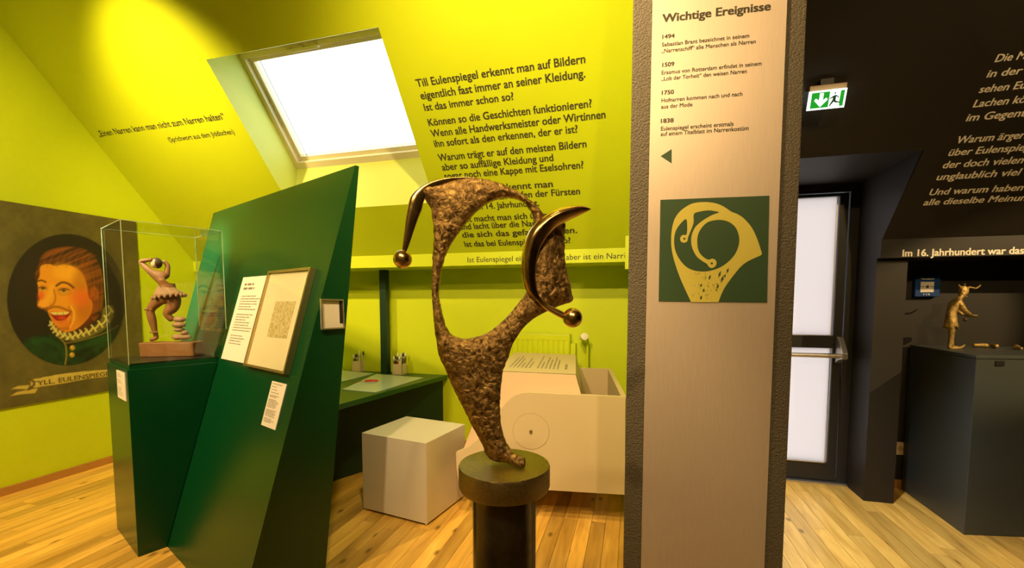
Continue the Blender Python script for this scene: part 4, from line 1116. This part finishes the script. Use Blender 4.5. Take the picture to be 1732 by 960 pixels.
# drum
cxp, cyp, Rp = 898, 731, 122
pent = [(cxp + Rp * math.cos(rad(51.5 + 72 * k)), cyp - Rp * math.sin(rad(51.5 + 72 * k))) for k in range(5)]
PA = [np_(x, y, 0) for x, y in pent]; cc = sum(PA) / 5
PA = [p + nn * (TH_ + 0.012) for p in PA]
cc = sum(PA) / 5
def grow(k): return [cc + (p - cc) * k for p in PA]
dl = FL - TH_ - 0.03
drum = dbp('text_drum', [p + nn * 0.012 for p in PA], nn * dl, M['boxcream'])
o = dbp('end_plate', [p - nn * 0.002 for p in grow(0.998)], nn * 0.010, mat('peach_board', (0.74, 0.55, 0.36), 0.5), drum)
o.parent = drum; o.matrix_parent_inverse = parent_inv(drum)
o = dbp('seam', [p + nn * 0.0082 for p in grow(1.004)], nn * 0.0036, M['shadowgap']); o.parent = drum; o.matrix_parent_inverse = parent_inv(drum)
# print on two facets: facet k runs from vertex k to k+1 (0 = upper right vertex, 4 = right)
def facet(k):
    a_ = PA[k] + nn * 0.012; b_ = PA[(k + 1) % 5] + nn * 0.012; e_ = (b_ - a_); Lf = np.linalg.norm(e_); e_ /= Lf
    n_ = np.cross(nn, e_); n_ = n_ / np.linalg.norm(n_)
    if n_ @ ((a_ + b_) / 2 - cc) < 0: n_ = -n_
    return a_, b_, e_, Lf, n_
a_, b_, e_, Lf, n_ = facet(0)
rows = []; yy = Lf * 0.86
rows.append((0.18, 0.22, yy, 0.016)); yy -= 0.05
for wd in (.45, .6, .45, .58, .3, .62, 0, .3, .5, .25, .45, .6, .5):
    if wd: rows.append((0.18, wd, yy, 0.010))
    yy -= 0.026
o = print_lines('printed_lines', b_, nn, -e_, n_, rows, M['ink_grey'], None, 11); o.parent = drum; o.matrix_parent_inverse = parent_inv(drum)
a_, b_, e_, Lf, n_ = facet(4)
rows = []; yy = Lf * 0.75
for wd in (.5, .62, .6, .58, .62, .4, .55, .6): rows.append((0.10, wd, yy, 0.012)); yy -= 0.034
o = print_lines('printed_lines', a_ + nn * 0.75 , -nn, e_, n_, [(x0, wd, Lf - y, h) for x0, wd, y, h in rows], M['ink'], None, 12); o.parent = drum; o.matrix_parent_inverse = parent_inv(drum)
# axle cover and screw on the near side panel
ac = np_(898, 729)
bm = bmesh.new(); bm_cyl(bm, ac - nn * 0.0005, ac - nn * 0.0012, 0.110, n=64); oo = from_bm('axle_ring', bm, M['ink_grey'], None); adopt0(oo, ds)
bm = bmesh.new(); bm_cyl(bm, ac - nn * 0.0006, ac - nn * 0.0020, 0.1085, n=64); oo = from_bm('axle_cover', bm, M['boxcream'], None); adopt0(oo, ds)
bm = bmesh.new(); bm_cyl(bm, ac - nn * 0.002, ac - nn * 0.010, 0.0105, 0.009, n=16); oo = from_bm('axle_screw', bm, M['brass'], None); adopt0(oo, ds); shade_angle(oo)

# ================================================================== RADIATOR
rd = thing('radiator', 'yellow painted ribbed panel radiator with white valve on the back wall', 'radiator', (-0.85, KW, 0.45))
rz0, rz1 = 0.45, 1.078; ru0, ru1 = -1.24, -0.515; rv = 3.645
def rb(name, lo, hi, m, parent=None, bevel=0.002):
    o = box(name, lo, hi, m, None, bevel=bevel); adopt0(o, parent or rd); return o
bm = bmesh.new()
pitch = 0.0445; k = 0; x = ru0 + 0.02
prof = []
while x < ru1 - 0.02:
    prof += [(x, rv), (x + pitch * 0.72, rv), (x + pitch * 0.80, rv + 0.007), (x + pitch * 0.92, rv + 0.007)]; x += pitch
prof += [(ru1 - 0.01, rv), (ru1, rv + 0.006), (ru1, rv + 0.02), (ru0, rv + 0.02), (ru0, rv + 0.006), (ru0 + 0.01, rv)]
bm_prism(bm, [(a_, b_, rz0 + 0.03) for a_, b_ in prof], (0, 0, rz1 - rz0 - 0.085))
o = from_bm('ribbed_panel', bm, M['teal'], None); adopt0(o, rd)
rb('top_band', (ru0, rv, rz1 - 0.055), (ru1, rv + 0.02, rz1 - 0.006), M['teal'], None, 0.004)
rb('bottom_band', (ru0, rv, rz0), (ru1, rv + 0.02, rz0 + 0.03), M['teal'], None, 0.004)
gr_ = rb('top_cover', (ru0 - 0.004, rv - 0.002, rz1 - 0.006), (ru1 + 0.004, rv + 0.085, rz1), M['teal'], None, 0.002)
rb('end_cover', (ru1 - 0.001, rv + 0.002, rz0 + 0.01), (ru1 + 0.004, rv + 0.085, rz1 - 0.006), M['teal'], None, 0.001)
rb('rear_panel', (ru0, rv + 0.06, rz0), (ru1 - 0.002, rv + 0.08, rz1 - 0.01), M['teal'], None, 0.002)
pv = onpl(988, 570, (0, rv + 0.02, 0), (0, 1, 0))
vv = rb('valve_pipe', (pv[0] + 0.02, rv + 0.03, 0.30), (pv[0] + 0.036, rv + 0.046, pv[2] - 0.01), M['teal'])
rb('wall_bracket', (ru1 + 0.006, rv + 0.03, rz0 + 0.1), (ru1 + 0.05, rv + 0.10, rz1 - 0.08), M['yellow'])
bm = bmesh.new(); bm_cyl(bm, (pv[0] - 0.02, rv + 0.04, pv[2] - 0.005), (pv[0] + 0.012, rv - 0.04, pv[2] + 0.012), 0.023, 0.030, n=20); o = from_bm('thermostat_head', bm, M['white_plain'], None, bevel=0.004); adopt0(o, rd); shade_angle(o)

# ================================================================== BRONZE SCULPTURE ON ITS STAND
SD = 1.15
r_ = ray(853, 783); cz_, sz_ = math.cos(YAW), math.sin(YAW)
dep = -r_[0] * sz_ + r_[1] * cz_
S0_ = EYE + r_ * (SD / dep)                        # centre of the disc top
SX = DIR(15.5); SY = DIR(105.5)
stand = thing('sculpture_stand', 'round dark metal column with a hammered bronze disc on top', 'pedestal', (S0_[0], S0_[1], 0), rad(15.5))
zt = float(S0_[2])
def lathe(name, prof, m, parent, n=64):
    bm = bmesh.new(); rings = []
    for r0, z0 in prof:
        rings.append([bm.verts.new((r0 * math.cos(2 * math.pi * i / n), r0 * math.sin(2 * math.pi * i / n), z0)) for i in range(n)])
    for k in range(len(prof) - 1):
        for i in range(n): bm.faces.new([rings[k][i], rings[k][(i + 1) % n], rings[k + 1][(i + 1) % n], rings[k + 1][i]])
    bm.faces.new(rings[0][::-1]); bm.faces.new(rings[-1])
    o = from_bm(name, bm, m, parent); shade_angle(o, 35); return o
lathe('disc', [(0.112, zt - 0.066), (0.119, zt - 0.063), (0.1225, zt - 0.055), (0.1225, zt - 0.006), (0.1205, zt - 0.0015), (0.117, zt)], M['bronze_disc'], stand)
lathe('column_shaft', [(0.0855, 0.012), (0.0855, zt - 0.0665)], M['column'], stand)
lathe('foot_plate', [(0.15, 0.0005), (0.15, 0.010), (0.148, 0.0115)], M['darkmetal'], stand)

sc_ = thing('bronze_sculpture', 'tall cast bronze sculpture of a fool\'s cap with two bell horns', 'sculpture', (S0_[0], S0_[1], zt + 0.0005), rad(15.5))
def sp2(x, y):
    P = onpl(x, y, S0_, SY) - S0_
    return (P @ SX, P[2])
def z4(x, y): return (640 + x / 2.91, 270 + y / 2.91)
body_px = [(867, 583), (880.5, 560), (901, 540), (925, 527), (949, 517), (971.6, 509), (970, 490), (965, 470), (961, 455), (958.5, 436), (957, 418), (957, 395), (957, 374), (940, 372), (922, 366), (912, 352), (904.6, 347),
           (887, 332), (860, 317), (832.5, 307), (801.5, 302), (768, 303), (736, 310), (714, 322), (716, 332), (724, 344), (730, 356), (733, 376), (734.5, 400), (733.5, 421), (732, 448), (731, 476), (732, 510), (734.5, 545), (738, 572), (743, 600), (752, 620), (765, 650), (786, 693), (807, 735), (816, 752), (822, 766), (830, 776),
           (843, 779.5), (857, 780.5), (872, 782), (886, 781.5), (887.5, 775), (887, 768), (869, 763), (859, 752), (853, 738), (850, 727), (847, 712), (846, 697), (846, 675), (847, 656), (850, 631), (855, 615), (861, 602)]
hole_px = [(903, 372), (894, 351), (880.6, 339.5), (863, 334.5), (843, 336), (822, 345), (805, 358.6), (788, 377.5), (772, 399), (758.6, 421), (750, 442), (745, 466), (742, 493), (745, 521), (751.7, 545), (760, 561), (772, 570), (788, 572.5), (808, 569), (825.6, 562), (846, 546.6), (863, 529.5), (877, 512), (887, 498), (896, 470), (900, 440), (903, 405)]
bo = np.array([sp2(*p) for p in body_px]); ho = np.array([sp2(*p) for p in hole_px])
bo[:, 1] = np.maximum(bo[:, 1], 0.001)
bo_s = smooth_poly(bo, 3); ho_s = smooth_poly(ho, 3); bo_s[:, 1] = np.maximum(bo_s[:, 1], 0.0005)
me = fill2d([bo_s, ho_s], extrude=0.012)
o = bpy.data.objects.new('tmp', me); C.objects.link(o)
rm = o.modifiers.new('r', 'REMESH'); rm.mode = 'VOXEL'; rm.voxel_size = 0.0034; rm.use_smooth_shade = True
sm = o.modifiers.new('s', 'SMOOTH'); sm.factor = 0.5; sm.iterations = 2
dg = bpy.context.evaluated_depsgraph_get(); dg.update()
me2 = bpy.data.meshes.new_from_object(o.evaluated_get(dg)); bpy.data.objects.remove(o)
co = np.zeros(len(me2.vertices) * 3); me2.vertices.foreach_get('co', co); co = co.reshape(-1, 3)      # x, y(up), z(thickness)
Q2 = co[:, :2]
dist = np.minimum(np.abs(sdist(Q2, bo_s)), np.abs(sdist(Q2, ho_s)))
half = 0.011 + 0.016 * (1 - np.exp(-dist / 0.022))
tz = co[:, 2] / 0.012
n_a = vnoise(Q2, 38, 11) * 0.0010 + vnoise(Q2, 95, 12) * 0.0014 + vnoise(Q2, 190, 13) * 0.0010
sgn = np.sign(tz)
thick = tz * half + sgn * n_a * np.clip(np.abs(tz) * 1.2, 0, 1)
# the sheet is bent: horns come forward, the right lobe swings back, foot thickens
X, Zv = Q2[:, 0], Q2[:, 1]
xr = sp2(905, 400)[0]; xl = sp2(740, 350)[0]
bend = 0.040 * sstep(X, xr - 0.02, xr + 0.11) - 0.020 * sstep(-X, -xl - 0.02, -xl + 0.05) * sstep(Zv, 0.50, 0.72)
bend = bend - 0.030 * np.exp(-((Zv - 0.0) / 0.05) ** 2) * sstep(X, 0.0, 0.05)
new = np.stack([X + n_a * 0.8, thick + bend, Zv + n_a * 0.5], -1)
new[:, 2] = np.maximum(new[:, 2], 0.0)
me2.vertices.foreach_set('co', new.ravel()); me2.update()
me2.name = 'cap_body'; me2.materials.clear()
bd = link('cap_body', me2, M['bronze_rough'], sc_, smooth=True)
bm = bmesh.new(); bm.from_mesh(me2); bmesh.ops.recalc_face_normals(bm, faces=bm.faces); bm.to_mesh(me2); bm.free()

def blade(name, outer, inner, dep0, ridge, back, m, n=70, rpos=0.45, fwd=None):
    """horn between two edge curves, ridged towards the viewer"""
    A = resample(smooth_poly([sp2(*p) for p in outer], 5, False), n); B = resample(smooth_poly([sp2(*p) for p in inner], 5, False), n)
    bm = bmesh.new(); rings = []
    for k in range(n):
        t = k / (n - 1); a = A[k]; b = B[k]; wd = np.linalg.norm(b - a) + 1e-4
        yf = dep0(t); rg = ridge * min(wd, 0.05) ; bk = back * min(wd, 0.05)
        ring = []
        for f, y in ((0, 0), (0.05, -0.35 * rg), (rpos * 0.5, -0.72 * rg), (rpos, -rg), (rpos + (1 - rpos) * 0.5, -0.55 * rg), (0.95, -0.22 * rg), (1, 0), (0.92, bk * 0.7), (0.5, bk), (0.08, bk * 0.7)):
            p = a * (1 - f) + b * f; ring.append(bm.verts.new((p[0], yf + y, p[1])))
        rings.append(ring)
    m_ = len(rings[0])
    for k in range(n - 1):
        for i in range(m_): bm.faces.new([rings[k][i], rings[k][(i + 1) % m_], rings[k + 1][(i + 1) % m_], rings[k + 1][i]])
    bm.faces.new(rings[0][::-1]); bm.faces.new(rings[-1])
    o = from_bm(name, bm, m, sc_, smooth=True)
    ss = o.modifiers.new('sub', 'SUBSURF'); ss.levels = 1; ss.render_levels = 1
    return o
rh = blade('horn', [(999, 354), (986, 349.5), (973, 349), (949, 353), (932, 360), (915, 371), (899, 386), (889, 403), (882, 431), (881, 456), (885, 483), (896, 502), (915, 519), (932, 530), (950, 539.5), (960, 543)],
           [(999, 355), (984, 364), (960, 376), (939, 388), (922, 407), (911, 429), (906, 456), (906, 479), (911, 499), (925, 513), (942, 522), (957, 529), (964, 532)],
           lambda t: -0.006 - 0.020 * math.sin(min(1, t * 1.2) * math.pi) - 0.012 * t, 0.62, 0.45, M['bronze_polish'])
rh['label'] = 'polished right horn ending in a bell'
bx, bz = sp2(966.5, 537); ball('bell', (bx, -0.020, bz), 16.3 / 741 * SD, M['bronze_polish'], rh, 32)
lh = blade('horn', [(800, 301.5), (775, 302), (752, 304.5), (730, 311), (712, 322), (700, 335), (696, 346), (692, 370), (689.5, 397), (688, 418), (686, 432)],
           [(800, 304), (775, 307), (755, 313), (738, 322), (726, 334), (720, 347), (718, 358), (710, 381), (703, 404), (696.5, 424), (692, 434)],
           lambda t: -0.010 - 0.036 * t, 0.35, 0.5, M['bronze_polish'], rpos=0.3)
lh['label'] = 'polished left horn curling down to a bell'
bx, bz = sp2(688.5, 441.5); ball('bell', (bx, -0.047, bz), 15.6 / 741 * (SD - 0.05), M['bronze_polish'], lh, 32)

# ================================================================== BLACK ROOM: PEDESTAL, FIGURE, SIGNS
A_ = np.array([1.871, 3.07, 0]); fd_ = np.array([0.315, 0.061, 0]); fd_ /= np.linalg.norm(fd_)
B_ = A_ + fd_ * 0.75; Bk = np.array([B_[0] - 0.02, 3.725, 0]); Ak = np.array([1.888, 3.725, 0])
gp_ = thing('grey_pedestal', 'wide dark grey pedestal carrying the small bronze jester in the black room', 'pedestal', A_)
o = prism('cabinet', [A_, B_, Bk, Ak], (0, 0, 1.028), M['grey_ped'], None, bevel=0.003); adopt0(o, gp_)
o = prism('top_plate', [p + UPZ * 1.029 for p in (A_ + np.array([-.006, -.006, 0]), B_ + np.array([.006, -.006, 0]), Bk, Ak)], (0, 0, 0.018), M['grey_ped'], None, bevel=0.002); adopt0(o, gp_)
lkp = A_ + fd_ * 0.10
o = prism('lock_plate', [lkp + np.array([0, -0.0015, 0.99]), lkp + fd_ * 0.045 + np.array([0, -0.0015, 0.99]), lkp + fd_ * 0.045 + np.array([0, -0.0015, 1.018]), lkp + np.array([0, -0.0015, 1.018])], (0.0, -0.004, 0), M['darkmetal']); adopt0(o, gp_)
JP = np.array([2.005, 3.47, 1.0475]); JS = 2.81 / 741
jt = thing('jester_statuette', 'small gilded bronze jester in pointed shoes holding a bowl, on the grey pedestal', 'statuette', JP, rad(15.5))
bx0 = proj(JP)[0]; by0 = proj(JP)[1]
def s6(x, y, d=0.0): return ((1500 + x / 5.33 - bx0) * JS, d, (by0 - (440 + y / 5.33)) * JS + 0.0)
zoff = s6(540, 783)[2]
def s6(x, y, d=0.0): return ((1500 + x / 5.33 - bx0) * JS, d, max(0.004, (by0 - (440 + y / 5.33)) * JS - zoff))
N_ = {'hip': (s6(555, 515), (0.021, 0.026)), 'waist': (s6(555, 460), 0.019), 'chest': (s6(590, 370), (0.027, 0.024)), 'neck': (s6(632, 318), 0.010), 'head': (s6(658, 285), 0.018), 'crown': (s6(655, 255), 0.0155),
      'h1': (s6(662, 215), 0.0055), 'h2': (s6(625, 213, 0.008), 0.003),
      'j1': (s6(700, 228), 0.005), 'j2': (s6(765, 240), 0.004), 'j3': (s6(800, 216), 0.0035),
      'sh': (s6(592, 368, -0.026), 0.014), 'el': (s6(628, 440, -0.036), 0.011), 'ha': (s6(695, 472, -0.026), 0.008),
      'sh2': (s6(600, 368, 0.026), 0.013), 'el2': (s6(650, 440, 0.034), 0.010), 'ha2': (s6(700, 480, 0.018), 0.007),
      'th': (s6(548, 560, -0.014), 0.020), 'kn': (s6(555, 640, -0.014), 0.012), 'an': (s6(548, 730, -0.014), 0.0085), 'he': (s6(540, 775, -0.014), 0.009), 'to': (s6(610, 775, -0.02), 0.0065), 'ti': (s6(640, 762, -0.022), 0.003),
      'th2': (s6(582, 560, 0.016), 0.019), 'kn2': (s6(602, 640, 0.016), 0.011), 'an2': (s6(606, 730, 0.018), 0.0085), 'he2': (s6(612, 770, 0.018), 0.009), 'to2': (s6(680, 776, 0.010), 0.0065), 'ti2': (s6(716, 745, 0.008), 0.003)}
ed = chain('hip', 'waist', 'chest', 'neck', 'head', 'crown', 'h1') + chain('crown', 'h2') + chain('crown', 'j1', 'j2', 'j3') + chain('chest', 'sh', 'el', 'ha') + chain('chest', 'sh2', 'el2', 'ha2') + chain('hip', 'th', 'kn', 'an', 'he', 'to', 'ti') + chain('hip', 'th2', 'kn2', 'an2', 'he2', 'to2', 'ti2')
N_ = {k: (v[0], tuple(1.3 * q for q in (v[1] if isinstance(v[1], tuple) else (v[1], v[1])))) for k, v in N_.items()}
jb = skin_fig('body', N_, ed, 'hip', M['jester'], jt)
nz_ = s6(682, 290); ball('nose', nz_, 0.006, M['jester'], jb, 10, (1.4, .8, .9)); ball('chin', s6(682, 312), 0.007, M['jester'], jb, 10, (1.2, .9, .8))
for k, (x, y) in enumerate(((800, 213), (662, 203), (622, 210))): ball('bell', s6(x, y, 0.0 if k < 2 else 0.008), 0.0048, M['jester'], jb, 10)
# short tunic hem and bowl
bm = bmesh.new(); rings = []
c0 = Vector(s6(556, 478)); c1 = Vector(s6(565, 590)); nS = 24
for t in (0, .35, .7, 1, 1.03):
    c = c0.lerp(c1, min(t, 1)); rings.append([bm.verts.new(c + Vector(((0.020 + 0.017 * min(t, 1) - (0.006 if t > 1 else 0)) * math.cos(2 * math.pi * i / nS) * (1 + 0.09 * (i % 2) * t), (0.026 + 0.012 * min(t, 1)) * math.sin(2 * math.pi * i / nS), (-0.008 if i % 3 == 0 else 0.004) * t))) for i in range(nS)])
for k in range(4):
    for i in range(nS): bm.faces.new([rings[k][i], rings[k][(i + 1) % nS], rings[k + 1][(i + 1) % nS], rings[k + 1][i]])
bm.faces.new(rings[-1][::-1]); bm.faces.new(rings[0])
from_bm('tunic', bm, M['jester'], jt, smooth=True)
bw = s6(742, 486)
bm = bmesh.new(); rings = []
for r0, z0 in ((0.004, -0.010), (0.022, -0.006), (0.033, 0.004), (0.034, 0.007), (0.029, 0.004), (0.010, -0.003)):
    rings.append([bm.verts.new((bw[0] - 0.004 + r0 * math.cos(a), bw[1] + r0 * math.sin(a), bw[2] + z0 - 0.12 * r0 * math.cos(a))) for a in np.linspace(0, 2 * math.pi, 20, endpoint=False)])
for k in range(5):
    for i in range(20): bm.faces.new([rings[k][i], rings[k][(i + 1) % 20], rings[k + 1][(i + 1) % 20], rings[k + 1][i]])
bm.faces.new(rings[0][::-1]); bm.faces.new(rings[-1])
from_bm('bowl', bm, mat('bright_gilt', (0.75, 0.55, 0.2), 0.3, metal=0.8), jt, smooth=True)
ball('hanging_pouch', s6(690, 520), 0.013, M['carved_dark'], jt, 12, (1, .8, .9))
# broken bronze pieces lying on the pedestal
for k, (x, y, sx, lab) in enumerate(((790, 758, 0.028, 'first small bronze fragment lying beside the jester\'s pointed shoe'), (900, 758, 0.034, 'longer bronze fragment lying in the middle of the grey pedestal top'), (1190, 785, 0.026, 'bronze fragment lying at the far right edge of the grey pedestal top'))):
    px, py = 1500 + x / 5.33, 440 + y / 5.33
    p = onz(px, max(py + 4, 585.5), 1.0475); p[1] = min(p[1], 3.60)
    f_ = thing('bronze_fragment', lab, 'fragment', (p[0], p[1], 1.0475), rad(20 + 35 * k))
    rr = random.Random(20 + k)
    nodes = {}; ks = []
    for i in range(5):
        nodes[str(i)] = (((i - 2) * sx * 0.8, rr.uniform(-0.012, 0.012), 0.010 + rr.uniform(0, 0.012)), rr.uniform(0.008, 0.016)); ks.append(str(i))
    nodes['b'] = ((0.01, 0.03, 0.012), 0.005)
    skin_fig('casting', nodes, chain(*ks) + [('2', 'b')], '2', M['jester'], f_, 1)
# --- fire alarm push box
ax0, ax1, az0, az1 = 1.890, 2.032, 1.385, 1.532
al = thing('alarm_box', 'square blue wall alarm box with white break glass in the black room', 'alarm', (ax0, KW, az0))
def ab(name, x0, x1, z0, z1, y0, y1, m, bev=0.0, parent=None):
    o = box(name, (x0, KW - y1, z0), (x1, KW - y0, z1), m, None, bevel=bev); adopt0(o, parent or al); return o
ab('housing', ax0, ax1, az0, az1, 0.001, 0.042, M['blue'], 0.004)
cxm = (ax0 + ax1) / 2 - 0.004
wm = mat('alarm_white', (0.85, 0.78, 0.68), 0.4, emit=(0.8, 0.7, 0.6), estr=0.0)
ab('break_glass', cxm - 0.038, cxm + 0.038, az0 + 0.030, az0 + 0.102, 0.042, 0.045, wm, 0.001)
ab('arrow_print', cxm - 0.038, cxm - 0.016, az0 + 0.066, az0 + 0.070, 0.045, 0.0455, M['ink'])
ab('arrow_print', cxm + 0.016, cxm + 0.038, az0 + 0.066, az0 + 0.070, 0.045, 0.0455, M['ink'])
oo = cyl('button', (cxm, KW - 0.0445, az0 + 0.068), (cxm, KW - 0.047, az0 + 0.068), 0.009, M['ink'], None, n=16); adopt0(oo, al)
for body, x0, x1, z, h in (('Hausalarm', cxm - 0.036, cxm + 0.036, az0 + 0.118, 0.0105), ('112', cxm - 0.018, cxm + 0.018, az0 + 0.011, 0.010)):
    oo = lettering('lettering', body, (x0, KW - 0.0421, z), (x1, KW - 0.0421, z), UPZ, h, wm, None, (0, -1, 0), 0.03); adopt0(oo, al)
# --- socket
so = thing('wall_socket', 'cream double wall socket low on the black wall behind the pedestal', 'socket', (1.85, KW, 0.24))
for k in range(2):
    o = box('socket_plate', (1.852 + k * 0.05, KW - 0.012, 0.245), (1.899 + k * 0.05, KW - 0.001, 0.338), M['box_wood'], None, bevel=0.003); adopt0(o, so)
    o = cyl('socket_well', (1.876 + k * 0.05, KW - 0.0125, 0.292), (1.876 + k * 0.05, KW - 0.0135, 0.292), 0.019, M['tan'], None, n=20); adopt0(o, so)

# --- illuminated exit sign under the black roof plane
al_ = rad(20); ez = UPZ * math.cos(al_) + np.array([0, -math.sin(al_), 0]); en = np.array([0, -math.cos(al_), -math.sin(al_)])
EP = onpl(1403, 150, SL_P + SL_N * -0.075, SL_N)
es = thing('exit_sign', 'lit green emergency exit sign with arrow and running figure under black ceiling', 'exit sign', EP)
q0 = onpl(1363.8, 186.7, EP, en); q1 = onpl(1425.8, 182.3, EP, en); q2 = onpl(1434.8, 149.3, EP, en); q3 = onpl(1370.8, 153.8, EP, en)
ex0 = (q0[0] + q3[0]) / 2; ex1 = (q1[0] + q2[0]) / 2; 
h0 = ((q0 + q1) / 2 - EP) @ ez; h1 = ((q2 + q3) / 2 - EP) @ ez
def ep(u_, t, o=0.0):
    """u_ 0..1 across, t 0..1 up, o towards the viewer"""
    return np.array([ex0 + (ex1 - ex0) * u_, EP[1], EP[2]]) + ez * (h0 + (h1 - h0) * t) + en * o
def epr(name, pts, o0, o1, m):
    o = prism(name, [ep(a, b, o0) for a, b in pts], en * (o1 - o0), m, None); adopt0(o, es); return o
epr('light_panel', [(0, 0), (1, 0), (1, 1), (0, 1)], -0.010, 0.0, M['exit_white'])
epr('green_field', [(0.07, 0.09), (0.56, 0.09), (0.56, 0.91), (0.07, 0.91)], 0.0, 0.0008, M['exit_green'])
epr('green_field', [(0.86, 0.09), (0.95, 0.09), (0.95, 0.91), (0.84, 0.91), (0.84, 0.3)], 0.0, 0.0008, M['exit_green'])
epr('arrow_symbol', [(0.29, 0.86), (0.39, 0.86), (0.39, 0.48), (0.48, 0.60), (0.52, 0.50), (0.34, 0.14), (0.16, 0.50), (0.20, 0.60), (0.29, 0.48)], 0.0008, 0.0014, M['exit_white'])
me = None
man = [(0.66, 0.66), (0.72, 0.70), (0.80, 0.62), (0.82, 0.52), (0.795, 0.52), (0.775, 0.60), (0.735, 0.60), (0.74, 0.40), (0.84, 0.32), (0.86, 0.36), (0.87, 0.26), (0.72, 0.30), (0.70, 0.36), (0.60, 0.12), (0.575, 0.15), (0.65, 0.45), (0.66, 0.56), (0.58, 0.50), (0.565, 0.54)]
epr('running_figure', man, 0.0008, 0.0014, M['exit_dark'])
epr('figure_head', [(0.70 + 0.022 * math.cos(a), 0.79 + 0.05 * math.sin(a)) for a in np.linspace(0, 2 * math.pi, 12, endpoint=False)], 0.0008, 0.0014, M['exit_dark'])
hb_ = [ep(0.03, 1.02, -0.02), ep(1.03, 1.02, -0.02), ep(1.03, 1.30, -0.025), ep(0.03, 1.30, -0.025)]
o = prism('sign_housing', hb_, -en * 0.055, M['tan'], None, bevel=0.003); adopt0(o, es)
o.location = o.location
mtp = ep(0.5, 1.30, -0.04); 
yy_ = mtp[1]; o = box('mounting_stem', (mtp[0] - 0.03, yy_ - 0.01, mtp[2] - 0.01), (mtp[0] + 0.03, yy_ + 0.02, roof_z(yy_ + 0.02) + 0.004), M['doorframe'], None); adopt0(o, es)
